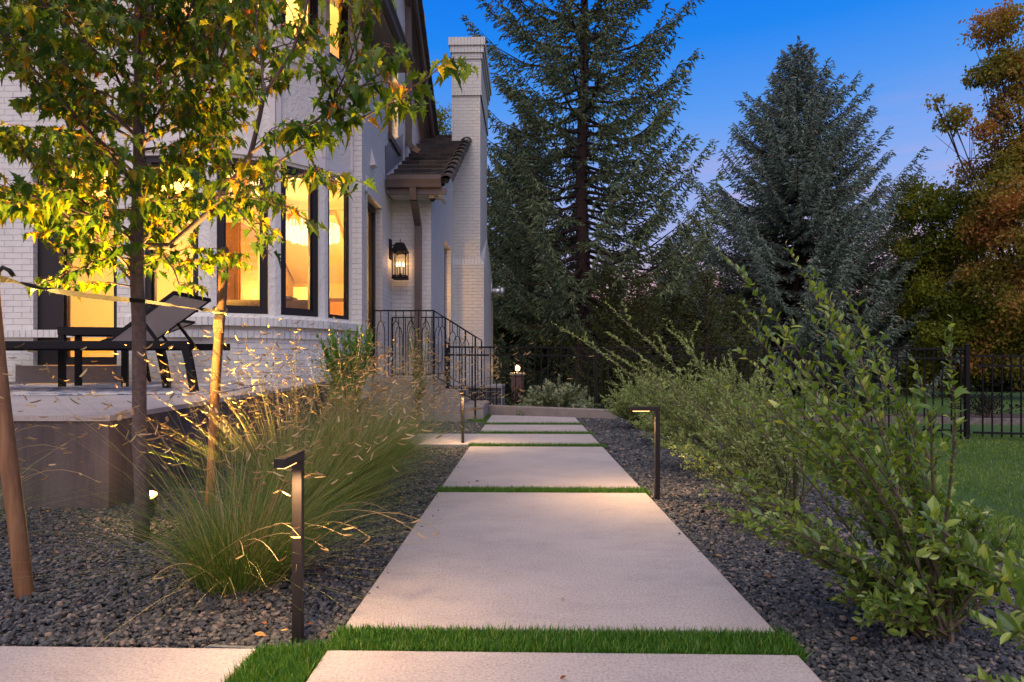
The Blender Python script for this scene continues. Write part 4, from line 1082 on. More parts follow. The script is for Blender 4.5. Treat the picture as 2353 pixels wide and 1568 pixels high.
# strap and its frayed tail
def ribbon(name, pts, w, mat, label=None, cat=None, tw=0, parent=None, rough=0):
    b = MB(); n = 40; P = []
    pts = [Vector(p) for p in pts]
    for i in range(n+1):
        s_ = i/n*(len(pts)-1); j = min(int(s_), len(pts)-2); P.append(pts[j].lerp(pts[j+1], s_-j))
    for _ in range(5): P = [P[0]]+[(P[i-1]+P[i]*2+P[i+1])/4 for i in range(1, n)]+[P[-1]]
    vs = []
    for i, p in enumerate(P):
        d = (P[min(i+1, n)]-P[max(i-1, 0)]).normalized(); s_ = d.cross(Vector((0, 1, 0))).normalized(); f = d.cross(s_)
        a = tw*i/n; u_ = s_*math.cos(a)+f*math.sin(a); ww = w*(1+random.uniform(-rough, rough))
        vs += [p+u_*ww/2+f*.001, p-u_*ww/2+f*.001, p-u_*ww/2-f*.001, p+u_*ww/2-f*.001]
    fs = []
    for i in range(n):
        for k_ in range(4): fs.append((i*4+k_, i*4+(k_+1) % 4, i*4+4+(k_+1) % 4, i*4+4+k_))
    b.add(vs, fs); o = b.build(name, mat, parent)
    if label: tag(o, label, cat)
    return o
st = ribbon('tree_strap', [at(-60, 625, 2.10), at(8, 643, 2.16), at(120, 668, 2.4), at(230, 684, 2.62), at(300, 690, 2.75), at(330, 692, 2.755), at(400, 703, 2.95), at(460, 712, 3.25), at(506, 716, 3.42)], .024, 'strap', 'dark webbing strap tying the maple trunk between two stakes', 'strap', 1.5)
b = MB()
for k in range(42):
    x_ = random.uniform(488, 510); b.tube([at(x_+4, 712, 3.41), at(x_, 735, 3.40), at(x_+random.uniform(-4, 3), random.uniform(752, 766), 3.40)], [.0022, .0028, .0015], 4)
b.tube([at(490, 716, 3.41), at(518, 722, 3.41), at(520, 712, 3.49), at(492, 708, 3.49), at(490, 716, 3.41)], .010, 6)
b.build('frayed_end', 'frayed', st)
# stub of hose/strap at the left stake
o = MB().tube([at(-6, 655, 2.12), at(-4, 625, 2.12), at(6, 615, 2.13), at(22, 622, 2.14), at(32, 636, 2.15)], .008, 8).build('strap_end', 'strap', st, smooth=True)

# ================================================================== GRASSES AND SHRUBS
SEEDT = (np.array([(-.09, 0, .0), (.09, 0, .0), (-.10, .35, -.02), (.10, .35, -.02), (-.10, .7, -.02), (.10, .7, -.02), (0, 1, .02),
                   (0, .05, -.07), (0, .35, -.11), (0, .7, -.09)]),
         np.array([(0, 1, 3), (0, 3, 2), (2, 3, 5), (2, 5, 4), (4, 5, 6), (0, 2, 8), (0, 8, 7), (2, 4, 9), (2, 9, 8), (1, 7, 8), (1, 8, 3), (3, 8, 9), (3, 9, 5), (4, 6, 9), (5, 9, 6)]))
def grass(x, y, h, r, nb, ns, label, lean=(.22, 0), seedlen=.040, spread_=.47, extra=()):
    t = empty('ornamental_grass', (x, y, -.02)); tag(t, label, 'ornamental grass', 'blue grama grass clumps with eyelash seed heads')
    V, T, Rr, n0 = [], [], [], 0
    def strips(n, len0, w, bend, upr, r_, seg=5):
        nonlocal n0
        a = RNG.uniform(0, 2*PI, n); rr = r_*np.sqrt(RNG.random(n)); base = np.stack([x+np.cos(a)*rr, y+np.sin(a)*rr, np.full(n, -.02)], 1)
        out = np.stack([np.cos(a)*rr/r_+RNG.normal(0, .25, n)+lean[0], np.sin(a)*rr/r_+RNG.normal(0, .25, n)+lean[1], np.zeros(n)], 1)
        L_ = len0*RNG.uniform(.55, 1.05, n); w_ = w*RNG.uniform(.7, 1.3, n)
        pts = []
        for i in range(seg+1):
            s_ = i/seg
            o_ = out*(upr*s_+bend*s_**2.2)[..., None] if False else out*(upr*s_+bend*s_**2.2)
            zz_ = s_*(1-.28*bend*s_*np.linalg.norm(out, axis=1))
            pts.append(base+(o_+np.stack([np.zeros(n), np.zeros(n), zz_], 1))*L_[:, None])
        side = norm(np.cross(out+1e-3, np.array([0, 0, 1.0])))+RNG.normal(0, .5, (n, 3))*np.array([1, 1, 0]); side = norm(side)
        vs = np.zeros((n, (seg+1)*2, 3))
        for i, p in enumerate(pts):
            wd = (w_*(1-.85*i/seg)/2)[:, None]; vs[:, i*2] = p-side*wd; vs[:, i*2+1] = p+side*wd
        f = []
        for i in range(seg): f += [(2*i, 2*i+1, 2*i+3), (2*i, 2*i+3, 2*i+2)]
        f = np.array(f); T.append((f[None]+(np.arange(n)*(seg+1)*2)[:, None, None]).reshape(-1, 3)+n0); V.append(vs.reshape(-1, 3)); n0 += n*(seg+1)*2
        return pts
    strips(nb, h*.62, .0024, .85, spread_*1.05, r); Rr.append(np.repeat(np.clip(RNG.beta(1.6, 2, nb), 0, 1)*.86, 12))
    strips(int(nb*.22), h*.5, .0028, 1.3, spread_*1.5, r*1.2); Rr.append(np.repeat(RNG.uniform(.75, 1, int(nb*.22)), 12))
    pt = strips(ns, h*1.12, .0023, .45, spread_*.75, r*.8); Rr.append(np.repeat(RNG.uniform(.72, 1, ns), 12))
    np_mesh('blades', np.concatenate(V), np.concatenate(T), np.concatenate(Rr), 'grass_blade', t)
    c = Cloud(); top, prev = pt[-1], pt[-2]; d = norm(top-prev)
    for f_, keep in ((1.0, 1.0), (.90, .55), (.78, .25)):
        m_ = RNG.random(ns) < keep; k = int(m_.sum()); p = (prev+(top-prev)*max(0, (f_*5-4)))[m_] if f_ >= .8 else (pt[-2])[m_]
        hd = norm(RNG.normal(0, 1, (k, 3))*np.array([1, 1, .30])+d[m_]*.4+np.array([.25, 0, .05]))
        c.add(SEEDT, p, hd, RNG.normal(0, .3, (k, 3))+np.array([0, 0, 1.0]), np.stack([np.full(k, .034)*RNG.uniform(.8, 1.2, k), seedlen*RNG.uniform(.6, 1.15, k), np.full(k, .042)], 1), RNG.random(k))
    if extra:
        st_ = MB(); EP, ED = [], []
        for px_, py_, d_ in extra:
            q = at(px_, py_, d_); b0 = Vector((x+random.gauss(0, r*.5), y+random.gauss(0, r*.4), -.02)); m_ = b0.lerp(q, .55)+Vector((0, 0, .10+.25*abs(q.x-x)))
            P_ = [b0*(1-s_)**2+m_*2*s_*(1-s_)+q*s_*s_ for s_ in np.linspace(0, 1, 9)]; st_.tube(P_, [.0011]*8+[.0006], 4)
            dv = (P_[-1]-P_[-2]).normalized()
            for k_ in range(random.choice((1, 2, 2))):
                e = Vector((random.choice((-1, 1))*random.uniform(.6, 1), random.gauss(0, .3), random.gauss(0, .35))); EP.append(P_[-1-k_]); ED.append(e+dv*.3)
        st_.build('stalks', 'seed', t)
        k = len(EP); c.add(SEEDT, np.array(EP), np.array(ED), RNG.normal(0, .2, (k, 3))+np.array([0, 0, 1.0]), np.stack([np.full(k, .040), RNG.uniform(.028, .040, k), np.full(k, .045)], 1), RNG.random(k))
    c.build('seed_heads', 'seed', t)
grass(-1.02, 2.24, .78, .15, 1300, 170, 'nearest grama grass clump, arching behind the near path light', extra=[(580, 1100, 1.85), (628, 1085, 1.8), (672, 1105, 1.85), (715, 1095, 1.78), (745, 1092, 1.7), (650, 1130, 1.75), (700, 1060, 1.95), (790, 1230, 1.85), (850, 1235, 1.9), (960, 1225, 2.0), (1010, 1222, 2.05), (690, 1235, 1.65), (640, 1290, 1.7), (560, 1275, 1.8), (350, 1330, 2.0), (530, 1060, 2.1), (470, 1130, 2.2), (420, 1010, 2.3), (755, 1265, 1.8), (900, 1180, 2.2)])
grass(-1.10, 2.95, .86, .12, 900, 190, 'grama grass clump beside the wooden stake with the frayed strap', (.12, 0))
grass(-1.02, 3.62, .92, .14, 1000, 260, 'full grama grass clump spreading over the gravel behind the near path light', (.25, 0))
grass(-1.60, 4.05, .80, .12, 700, 150, 'grama grass clump against the low patio wall right of the stake', (.10, 0))
grass(-1.12, 4.45, .92, .14, 900, 260, 'grama grass clump leaning right towards the second slab', (.30, 0))
grass(-1.55, 5.05, .82, .14, 800, 200, 'grama grass clump by the patio wall in front of the leafy green bush', (.20, 0))
grass(-1.15, 5.45, .82, .13, 700, 180, 'farthest grama grass clump, just before the cross slab', (.35, 0))
grass(-2.55, 2.75, .62, .10, 300, 26, 'thin grama grass tuft at the left edge of the gravel bed', (.3, 0), extra=[(120, 980, 2.5), (140, 1030, 2.5), (85, 1010, 2.5), (165, 1040, 2.6), (60, 1060, 2.5), (220, 1105, 2.7), (110, 1095, 2.5)])

# fallen leaves and stray seed heads
c = Cloud(); k = 90; P = np.stack([RNG.uniform(-2.6, -.55, k), RNG.uniform(1.72, 3.9, k), np.full(k, -.008)], 1)
k2 = 24; P2 = np.stack([RNG.uniform(.75, 1.9, k2), RNG.uniform(1.2, 6, k2), np.full(k2, -.008)], 1)
P3 = np.array([(.12, 2.02, .006), (.08, 1.50, .006), (-.30, 4.05, .006), (-.36, 4.0, .006), (.05, 7.6, .006), (-.62, 1.78, .012), (-.66, 1.74, .015), (-.75, 1.80, .006), (-.55, 1.72, .015)])
P4 = np.stack([RNG.uniform(2.6, 6.5, 40), RNG.uniform(4, 9, 40), np.zeros(40)], 1); P4[:, 2] = [gz(a_, b_)+.01 for a_, b_ in P4[:, :2]]
P = np.concatenate([P, P2, P3, P4]); k = len(P)
c.add(OVAL, P, RNG.normal(0, 1, (k, 3))*np.array([1, 1, .1]), RNG.normal(0, .25, (k, 3))+np.array([0, 0, 1]), RNG.uniform(.014, .036, k), RNG.random(k))
tag(c.build('fallen_leaves', 'fallen'), kind='stuff')

def shrub(name, base, shoots, leaf, lab, cat, group=None, mat='shrub', tpl=OVAL, stem='stem', r0=.006, gap=.012, twigs_=5, twl=.16, start=.18, dens=1.0):
    """shoots: list of (tip vector relative to base, bow vector)"""
    t = empty(name, base); tag(t, lab, cat, group); bs = Vector(base)
    st_ = MB(); P, D, U, SZ = [], [], [], []
    def shoot(p0, p1, bow, r, g, tw, s0):
        n = 7; pts = []
        for i in range(n+1):
            s_ = i/n; pts.append(p0.lerp(p1, s_)+bow*math.sin(PI*s_)*(1-.3*s_)+Vector((random.gauss(0, .004), random.gauss(0, .004), 0))*(i > 0))
        st_.tube(pts, [r*(1-.85*i/n) for i in range(n+1)], 5 if r > .003 else 3, cap=False)
        L_ = (p1-p0).length; k = int(L_*(1-s0)/g*dens); side = 1
        for j in range(k):
            s_ = s0+(1-s0)*(j+random.random())/k; i = min(int(s_*n), n-1); p = pts[i].lerp(pts[i+1], s_*n-i); d = (pts[i+1]-pts[i]).normalized()
            sd = d.cross(Vector((random.gauss(0, 1), random.gauss(0, 1), random.gauss(0, 1)))).normalized()
            P.append(p); D.append(d*.75+sd*.8+Vector((0, 0, .25))); U.append(sd*-.4+d*.6+Vector((0, 0, .5))+Vector((random.gauss(0, .4), random.gauss(0, .4), 0)))
            SZ.append(leaf*random.uniform(.6, 1.15)*(1-.35*max(0, s_-.8)/.2))
        for j in range(tw):
            s_ = .22+.68*(j+random.random())/max(1, tw); i = min(int(s_*n), n-1); p = pts[i].lerp(pts[i+1], s_*n-i); d = (pts[i+1]-pts[i]).normalized()
            q = (d+Vector((random.gauss(0, .45), random.gauss(0, .45), random.gauss(.15, .35)))).normalized()
            shoot(p, p+q*twl*random.uniform(.5, 1.2)*(1.25-s_*.6), Vector((0, 0, .01)), r*.4, g, 0, .1)
    for off, tip, bow in shoots: shoot(bs+Vector(off), bs+Vector(tip), Vector(bow), r0*random.uniform(.7, 1.2), gap, twigs_, start)
    st_.build('stems', stem, t)
    c = Cloud(); k = len(P)
    c.add(tpl, np.array(P), np.array(D), np.array(U), np.array(SZ), np.clip(RNG.normal(.48, .22, k), 0, 1)); c.build('leaves', mat, t); return k
def fan(n, lo, hi, prof, ydev=.3, bowk=.10):
    out = []
    for i in range(n):
        a = R(random.uniform(lo, hi)); L_ = prof(math.degrees(a))*random.uniform(.65, 1.02); yd = random.gauss(0, ydev)
        tip = (math.sin(a)*L_, yd*L_, math.cos(a)*L_)
        out.append(((random.gauss(0, .03), random.gauss(0, .03), 0), tip, (bowk*L_*math.cos(a)*.6, 0, bowk*L_*.6)))
    return out
G = 'leafy shrubs in a row along the right of the walk'
prof1 = lambda a: max(.40, 1.20-.030*(a+20)) if a > -20 else 1.20-.0115*abs(a+20)
sh = fan(44, -64, 20, prof1, .20)+fan(34, -70, 35, lambda a: .42, .5)
for px_, py_, d_ in ((1660, 575, 1.85), (1805, 562, 1.9), (1700, 690, 1.8), (1690, 800, 1.75), (1720, 890, 1.7), (1860, 610, 1.95), (1930, 650, 1.95), (1640, 1165, 1.7), (1990, 760, 2.0), (2060, 890, 2.0)):
    q = at(px_, py_, d_)-Vector((1.17, 1.84, -.03)); sh.append(((0, 0, 0), tuple(q), (.07, 0, .05)))
n1 = shrub('leafy_shrub', (1.17, 1.84, -.03), sh, .035, 'largest leafy shrub, leaning left at the right front of the photo', 'shrub', G, gap=.014, twigs_=6, twl=.12, start=.06)
sh = fan(22, -75, 25, lambda a: .95)
for px_, py_, d_ in ((1275, 740, 3.3),): pass
for px_, py_, d_ in ((1385, 692, 3.1), (1400, 765, 3.1), (1530, 750, 2.9), (1480, 850, 3.0)):
    q = at(px_, py_, d_)-Vector((1.30, 3.15, -.03)); sh.append(((0, 0, 0), tuple(q), (.05, 0, .08)))
shrub('leafy_shrub', (1.30, 3.15, -.03), fan(40, -66, 25, lambda a: .84-.004*abs(a), .42)+sh[-4:], .025, 'leafy shrub with long arching tips standing behind the right path light', 'shrub', G, gap=.010, twigs_=8, twl=.2, mat='shrub_pale', start=.05)
sh = []
for px_, py_, d_ in ((1270, 742, 4.7), (1390, 800, 4.6), (1560, 760, 4.4), (1460, 860, 4.5)):
    q = at(px_, py_, d_)-Vector((1.45, 4.55, -.03)); sh.append(((0, 0, 0), tuple(q), (.05, 0, .10)))
shrub('leafy_shrub', (1.45, 4.55, -.03), fan(42, -70, 30, lambda a: .88-.004*abs(a), .5)+sh, .029, 'third leafy shrub of the row, its longest tip reaching towards the lit brick pillar', 'shrub', G, gap=.010, twigs_=8, twl=.22, mat='shrub_pale', start=.05)
shrub('leafy_shrub', (1.50, 6.2, -.03), fan(46, -70, 35, lambda a: .88-.004*abs(a), .5), .033, 'fourth leafy shrub of the row, beyond the right path light', 'shrub', G, gap=.013, twigs_=7, twl=.22, mat='shrub_pale', start=.05)
shrub('leafy_shrub', (1.42, 7.8, -.03), fan(50, -65, 45, lambda a: .86-.004*abs(a), .5), .034, 'farthest leafy shrub of the row, next to the curb end', 'shrub', G, gap=.016, twigs_=7, twl=.22, mat='shrub_pale', start=.05)
shrub('leafy_shrub', (2.15, 5.6, -.2), fan(26, -50, 40, lambda a: .62, .4), .028, 'leafy shrub at the lawn side behind the others', 'shrub', G, gap=.016, twigs_=6, twl=.2)
sh = []
for px_, py_, d_ in ((2075, 1205, 1.12), (2185, 1330, 1.08), (2250, 1430, 1.05), (2340, 1330, 1.1), (2350, 1480, 1.1), (2300, 1280, 1.15), (2130, 1250, 1.1), (2240, 1560, 1.0), (2330, 1400, 1.05)):
    q = at(px_, py_, d_)-Vector((1.42, 1.02, -.02)); sh.append(((0, 0, 0), tuple(q), (.03, 0, .04)))
shrub('leafy_shrub', (1.42, 1.02, -.02), sh, .040, 'closest out of focus shrub shoots at the lower right corner', 'shrub', G, gap=.007, twigs_=4, twl=.10, start=.2)
shrub('variegated_bush', (.50, 10.6, -.28), fan(90, -75, 75, lambda a: .80, .6), .075, 'pale variegated bush beyond the curb end of the path', 'bush', None, 'varieg', gap=.022, twigs_=6, twl=.22)
shrub('holly_bush', (-1.98, 6.75, -.03), fan(44, -17, 17, lambda a: 1.22, .15), .055, 'bright green upright bush against the sill below the corner window', 'bush', None, 'holly', gap=.016, twigs_=7, twl=.16, start=.3)
shrub('columnar_shrub', (-1.49, 8.45, -.03), fan(26, -7, 7, lambda a: 1.42, .07), .028, 'slim columnar shrub in front of the landing railing', 'shrub', None, 'shrub', gap=.022, twigs_=7, twl=.10, start=.2)
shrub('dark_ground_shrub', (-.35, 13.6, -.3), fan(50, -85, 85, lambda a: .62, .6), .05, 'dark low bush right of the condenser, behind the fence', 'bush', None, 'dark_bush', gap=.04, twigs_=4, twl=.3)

# ================================================================== TREES
def spruce(name, base, H, rad, zlow, nprim, mat, label, group, dens=1.0, tw=.16, hang=.6, bare=0, up=.10, seed=1, trunk=.20, zmax=None):
    rs = np.random.default_rng(seed); t = empty(name, base); tag(t, label, 'tree', group); bx, by, bz = base
    n = 14
    MB().tube([(bx+.05*math.sin(i), by, bz-.3+(H+.3)*i/n) for i in range(n+1)], [trunk*(1-.93*(i/n)) for i in range(n+1)], 9).build('trunk', 'bark_dark', t, smooth=True)
    lm = MB(); P, D, SZ = [], [], []
    ga = 0
    for i in range(nprim):
        f = (i+.5)/nprim; h = zlow+(H-zlow-.15)*f**1.08; ga += 2.39996+rs.normal(0, .25)
        if zmax and h+bz > zmax: break
        L_ = rad(h)*rs.choice([rs.uniform(.6, .95), rs.uniform(.9, 1.12), rs.uniform(1.1, 1.32)], p=[.4, .42, .18]); fh = h/H
        dr = np.array([math.cos(ga), math.sin(ga), 0]); sd = np.array([-dr[1], dr[0], 0])
        slope = up+.55*fh**2+rs.normal(0, .05)
        p0 = np.array([bx, by, bz+h])
        def bp(s_): return p0+dr*L_*s_+np.array([0, 0, 1])*L_*(slope*s_-.30*(1-fh)*math.sin(PI*s_*.85)+.22*s_**3)
        lm.tube([bp(s_) for s_ in (0, .25, .5, .75, .95)], [.045*L_/3+.008, .03*L_/3+.006, .02*L_/3+.004, .010, .004], 5, cap=False)
        ns = int(L_*15*dens)+4
        for j in range(ns):
            s_ = .14+.86*((j+rs.random())/ns)
            if bare and s_ < .55 and rs.random() < bare: continue
            q = bp(s_); side = sd*(1 if j % 2 else -1)
            l = (.16+.42*(1-s_)*min(1, L_/2.5)+.10)*rs.uniform(.6, 1.2)*min(1, .25+L_/1.6)
            dd = norm(dr*.75+side*rs.uniform(.4, 1.0)+np.array([0, 0, -hang*rs.uniform(.2, 1.4)*(1.0-.55*fh)]))
            m_ = max(2, int(l/.055))
            for e in range(m_):
                pp = q+dd*l*(e/m_)+np.array([0, 0, -.10*hang*l*(e/m_)**2])
                P.append(pp+rs.normal(0, .012, 3)); D.append(dd+rs.normal(0, .42, 3)+np.array([0, 0, -.25*hang])); SZ.append(tw*rs.uniform(.7, 1.3))
        for e in range(6): P.append(bp(.9+.02*e)); D.append(dr+rs.normal(0, .3, 3)+np.array([0, 0, .3])); SZ.append(tw)
    if not zmax:
        for e in range(60):
            z_ = rs.uniform(0, 1.2); a = rs.uniform(0, 6.28); P.append(np.array([bx+.02, by, bz+H-z_])); D.append([math.cos(a)*.6, math.sin(a)*.6, .5]); SZ.append(tw*(.5+z_*.6))
    lm.build('limbs', 'bark_dark', t, smooth=True)
    c = Cloud(); k = len(P); print(name, k)
    c.add(SPIN, np.array(P), np.array(D), rs.normal(0, 1, (k, 3)), np.array(SZ), np.clip(rs.normal(.5, .22, k), 0, 1)); c.build('crown', mat, t)
    return t
TG = 'big conifers beyond the fence'
def gp(px, d): p = at(px, HY, d); return (p.x, p.y, -.3)
spruce('spruce', gp(1340, 18.0), 19.0, lambda h: 3.6 if h < 4.5 else max(.4, 3.6*(1-(h-4.5)/16.5)**.85), 2.3, 245, 'spruce',
       'tall dark green spruce rising out of the photo behind the path', TG, dens=1.8, bare=.65, seed=5, trunk=.25, up=.18, zmax=14.2, tw=.155)
spruce('spruce', gp(1195, 22.5), 9.6, lambda h: max(.25, 2.9*(1-h/9.8)**.7), .2, 230, 'spruce',
       'shorter dark spruce standing just right of the chimney', TG, dens=1.7, seed=9, trunk=.16, hang=.5, tw=.16)
spruce('blue_spruce', gp(1832, 24.0), 13.25, lambda h: min(4.5, max(.22, 6.3*(1-h/13.4)**.95)) if h > 1.5 else 4.2, .4, 360, 'spruce_blue',
       'broad pointed blue spruce in the middle right of the photo', TG, dens=1.6, seed=21, trunk=.22, hang=.55, up=.16, tw=.16)
spruce('blue_spruce', gp(1560, 33.0), 7.6, lambda h: max(.3, 3.2*(1-h/7.8)**.7), .3, 110, 'spruce_blue',
       'low distant blue spruce filling the gap between the two tall conifers', TG, dens=.8, seed=23, hang=.4, tw=.22)
for i, (px_, d_, H_, r_, lb) in enumerate(((1400, 15.5, 3.4, .85, 'leftmost young pine, next to the tall spruce trunk'), (1475, 15.0, 3.15, .75, 'second young pine from the tall spruce trunk'),
        (1545, 15.8, 3.05, .8, 'third young pine from the tall spruce trunk'), (1622, 15.2, 3.35, .85, 'fourth young pine, tallest right of centre'), (1690, 16.0, 2.8, .8, 'rightmost young pine, under the broad blue spruce'))):
    spruce('young_pine', gp(px_, d_), H_, lambda h, r_=r_, H_=H_: max(.12, r_*1.15*(1-h/H_)**.6), .15, 70, 'pine_far', lb, 'young pines behind the fence', dens=1.9, seed=40+i, hang=-.55, up=.5, tw=.10, trunk=.05)

def leafy(name, clumps, base, n, leaf, mat, label, group=None, branches=(), trunk=.14, tpl=SMALL, seed=3, flat=.8, cat='tree'):
    """clumps: (px, py, depth, radius m, weight)"""
    rs = np.random.default_rng(seed); t = empty(name, base); tag(t, label, cat, group)
    C_ = [at(px, py, d) for px, py, d, r, w in clumps]; W = np.array([c_[4]*c_[3]**2 for c_ in clumps]); W = W/W.sum()
    lm = MB(); b0 = Vector(base); ctr = sum(C_, Vector((0, 0, 0)))/len(C_)
    crotch = Vector((b0.x+(ctr.x-b0.x)*.15, b0.y+(ctr.y-b0.y)*.15, b0.z+max(.6, (min(c_.z for c_ in C_)-b0.z)*.6+.2)))
    lm.tube([b0-Vector((0, 0, .2)), b0.lerp(crotch, .5), crotch], [trunk, trunk*.85, trunk*.7], 8)
    lm.build('trunk', 'bark_dark', t, smooth=True); lm = MB()
    for c_, cl in zip(C_, clumps):
        m_ = crotch.lerp(c_, .5)+Vector((rs.normal(0, .15), rs.normal(0, .15), .25))
        lm.tube([crotch, m_, c_], [trunk*.42, trunk*.22, trunk*.06], 5, cap=False)
        for k in range(7):
            e = c_+Vector(rs.normal(0, cl[3]*.6, 3)); lm.tube([m_.lerp(c_, rs.uniform(.2, 1)), e], [trunk*.09, .006], 3, cap=False)
    lm.build('limbs', 'bark_dark', t, smooth=True)
    ids = rs.choice(len(clumps), n, p=W); cen = np.array(C_)[ids]; rad = np.array([c_[3] for c_ in clumps])[ids]
    # sub clumps break the outline up
    sub = rs.normal(0, 1, (len(clumps), 60, 3)); sub = sub/np.linalg.norm(sub, axis=2, keepdims=True)*rs.random((len(clumps), 60, 1))**.40
    sp = sub[ids, rs.integers(0, 60, n)]
    P = cen+sp*rad[:, None]*np.array([1, 1, flat])+rs.normal(0, 1, (n, 3))*(rad*.17)[:, None]*np.array([1, 1, .8])
    P[:, 2] = np.maximum(P[:, 2], base[2]+.02)
    rn = np.clip(.42+rs.normal(0, .13, n)+.26*np.sin(P[:, 0]*2.1+1)*np.cos(P[:, 2]*1.9+P[:, 1]), 0, 1)
    c = Cloud(); c.add(tpl, P, rs.normal(0, 1, (n, 3))+np.array([0, 0, -.7]), rs.normal(0, 1, (n, 3))+np.array([0, 0, .6]), leaf*rs.uniform(.6, 1.3, n), rn)
    c.build('crown', mat, t); return t
leafy('maple_tree', [(2290, 60, 19, .75, 1), (2330, 150, 19, .8, 1), (2255, 175, 19, .45, 1), (2340, 250, 19, .75, 1), (2270, 300, 19, .45, .7), (2190, 275, 19, .5, .8), (2150, 235, 19, .28, .4), (2330, 370, 19, .9, 1), (2440, 120, 19, 1.6, 1), (2430, 330, 19, 1.5, 1), (2310, 450, 18.5, .9, 1), (2360, 560, 18.5, .9, 1), (2260, 520, 19.5, .8, 1), (2390, 690, 18.5, 1.1, .8), (2280, 640, 19.5, .9, .8), (2230, 400, 20, .55, .6), (2330, 800, 20, 1.4, 1), (2410, 480, 19, 1.2, 1)],
      gp(2400, 19.5), 60000, .11, 'maple_far', 'tall maple turning rusty red at the right edge of the photo', 'autumn trees at the right', seed=8)
leafy('maple_tree', [(2130, 470, 21, .85, 1), (2080, 500, 22, .6, .8), (2190, 460, 21, .7, .9), (2260, 480, 20.5, .8, 1), (2200, 540, 21, 1.1, 1), (2120, 580, 21.5, .8, 1), (2180, 680, 21, 1.2, 1), (2110, 720, 22, .8, .7), (2260, 740, 20.5, 1.2, 1), (2090, 430, 22, .5, .6), (2330, 760, 20, 1.0, 1), (2170, 770, 20.5, .8, 1), (2060, 560, 24, .8, .8), (2050, 660, 24, 1.0, .9), (2230, 620, 22, 1.3, 1.2), (2110, 640, 23, 1.0, 1), (2150, 850, 22, 1.2, 1)],
      gp(2190, 21.0), 52000, .11, 'yellow_far', 'olive green maple with yellow patches between the blue spruce and the red maple', 'autumn trees at the right', seed=12)
leafy('far_tree', [(1012, 265, 24, .55, 1), (1022, 310, 24, .5, 1), (1000, 330, 24, .5, 1), (1035, 350, 24, .5, 1), (1010, 420, 24, .9, 1)], gp(1015, 24.5), 3500, .10, 'yellow_far', 'treetop showing between the roof and the chimney', 'autumn trees at the right', seed=15)['group'] = 'treetops behind the house'
HG = 'dark hedges and bushes beyond the fence'
for i, (px_, py_, d_, r_, lb) in enumerate(((1230, 800, 26, 1.8, 'dark hedge behind the lit brick pillar'), (1390, 800, 27, 1.7, 'dark hedge behind the tall spruce trunk'), (1560, 800, 28, 1.8, 'dark hedge behind the young pines'),
        (1720, 790, 41, 2.6, 'dark hedge left of the far brick gate pillar'), (1930, 770, 41, 3.2, 'dark hedge under the broad blue spruce'), (2110, 800, 30, 1.9, 'dark hedge left of the olive maple'), (2290, 810, 27, 2.1, 'dark hedge below the red maple'), (2480, 790, 27, 2.4, 'dark hedge at the far right behind the fence'))):
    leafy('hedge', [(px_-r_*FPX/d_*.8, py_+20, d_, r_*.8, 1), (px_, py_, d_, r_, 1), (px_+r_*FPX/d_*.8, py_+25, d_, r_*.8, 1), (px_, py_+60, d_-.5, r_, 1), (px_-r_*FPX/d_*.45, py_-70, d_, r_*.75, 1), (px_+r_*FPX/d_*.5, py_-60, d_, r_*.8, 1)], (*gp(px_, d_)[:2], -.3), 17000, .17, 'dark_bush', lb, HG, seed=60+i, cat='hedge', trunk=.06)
for i, (x, y, r_, lb) in enumerate(((4.6, 13.5, .9, 'dark bed bush left of the tall fence post'), (7.0, 13.3, .9, 'dark bed bush behind the tall fence post'), (9.3, 12.9, .9, 'dark bed bush right of the tall fence post'), (2.4, 13.6, .8, 'dark bed bush behind the middle of the fence'))):
    shrub('low_bush', (x, y, -.3), fan(46, -85, 85, lambda a: r_*.85 if abs(a) > 45 else r_*.6, .6), .06, lb, 'bush', HG, 'dark_bush', gap=.05, twigs_=3, twl=.3)

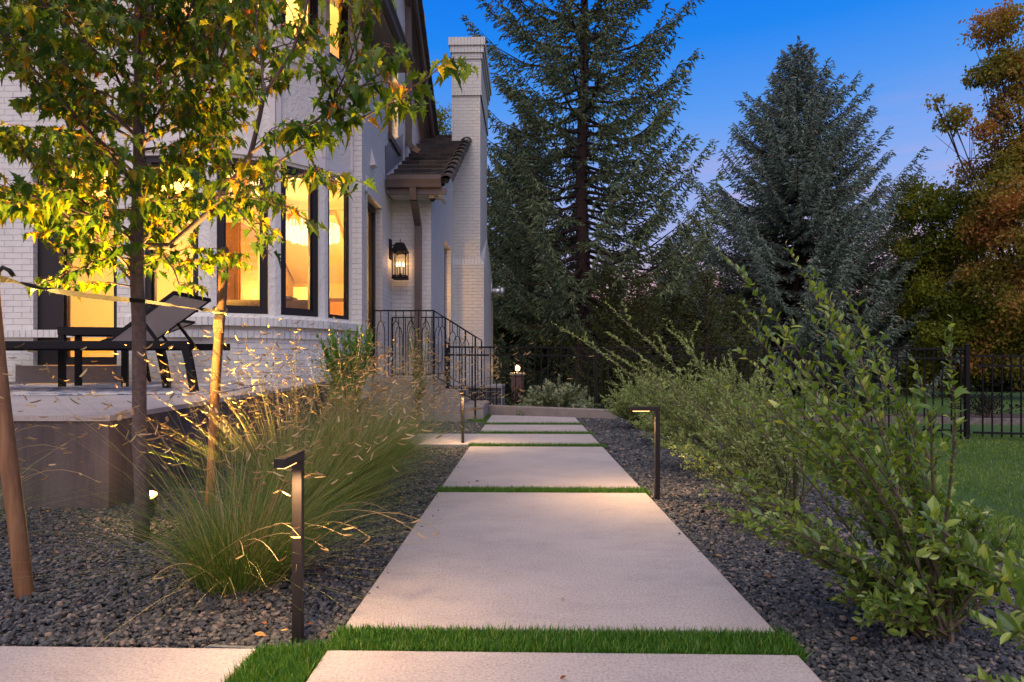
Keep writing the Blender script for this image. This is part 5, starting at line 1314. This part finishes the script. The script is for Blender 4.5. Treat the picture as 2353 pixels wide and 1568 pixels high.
# ================================================================== BEYOND THE FENCE
def pillar(px, d, w, z1, label, lit):
    p = at(px, HY, d); t = empty('brick_pillar', (p.x, p.y, -.3)); tag(t, label, 'pillar', 'brick gate pillars far behind the fence')
    MB().box(p.x-w/2, p.x+w/2, p.y-w/2, p.y+w/2, -.4, z1).build('column', 'redbrick', t)
    MB().box(p.x-w/2-.05, p.x+w/2+.05, p.y-w/2-.05, p.y+w/2+.05, z1, z1+.07).build('cap', 'cap_stone', t, bevel=.01)
    if lit:
        l = empty('post_lantern', (p.x, p.y, z1+.07)); tag(l, 'small bright lantern on top of the brick pillar behind the fence', 'lantern')
        b = MB(); z = z1+.07
        for i in (-1, 1):
            for j in (-1, 1): b.bar((p.x+i*.08, p.y+j*.08, z), (p.x+i*.07, p.y+j*.07, z+.28), .014)
        b.tube([(p.x, p.y, z+.28), (p.x, p.y, z+.38)], [.11, .02], 4); b.build('cage', 'black', l)
        MB().tube([(p.x, p.y, z+.06), (p.x, p.y, z+.14), (p.x, p.y, z+.22)], [.05, .075, .03], 10).build('bulb', 'bulb', l, smooth=True)
        lamp('post_lantern_light', 'POINT', (p.x, p.y-.12, z+.16), 22, (1, .55, .25), .05, l)
pillar(1189, 18.6, .36, .46, 'brick pillar carrying the lit lantern, right of the chimney', True)
pillar(1799, 26.0, .62, .06, 'brick pillar seen through the largest shrub', False)
fh = empty('neighbour_house', tuple(at(1780, HY, 36))); tag(fh, 'far neighbour house with warm lit windows glimpsed under the blue spruce', 'house')
p = at(1780, HY, 36)
MB().box(p.x-3.2, p.x+3.2, p.y, p.y+3, -.4, 2.0).build('wall', 'wood_dark', fh)
b = MB(); b.add([(p.x-3.5, p.y-.5, 2.0), (p.x+3.5, p.y-.5, 2.0), (p.x+2.8, p.y+2, 3.0), (p.x-2.8, p.y+2, 3.0)], [(0, 1, 2, 3)]); b.build('roof', 'roof_rough', fh)
for px_, w, z in ((1758, .5, 1.55), (1784, .4, 1.55), (1808, .25, .85)):
    q = at(px_, HY, 35.8); MB().box(q.x-w/2, q.x+w/2, q.y-.05, q.y, z-.3, z+.25).build('window', 'far_glow', fh)
wl_ = MB(); q0 = at(1700, 905, 25.0); q1 = at(2010, 905, 25.0)
wl_.box(q0.x, q1.x, q0.y, q0.y+.25, -.4, -.12); tag(wl_.build('low_wall', 'pale_house'), 'pale low garden wall beyond the fence, seen through the shrubs', 'wall')
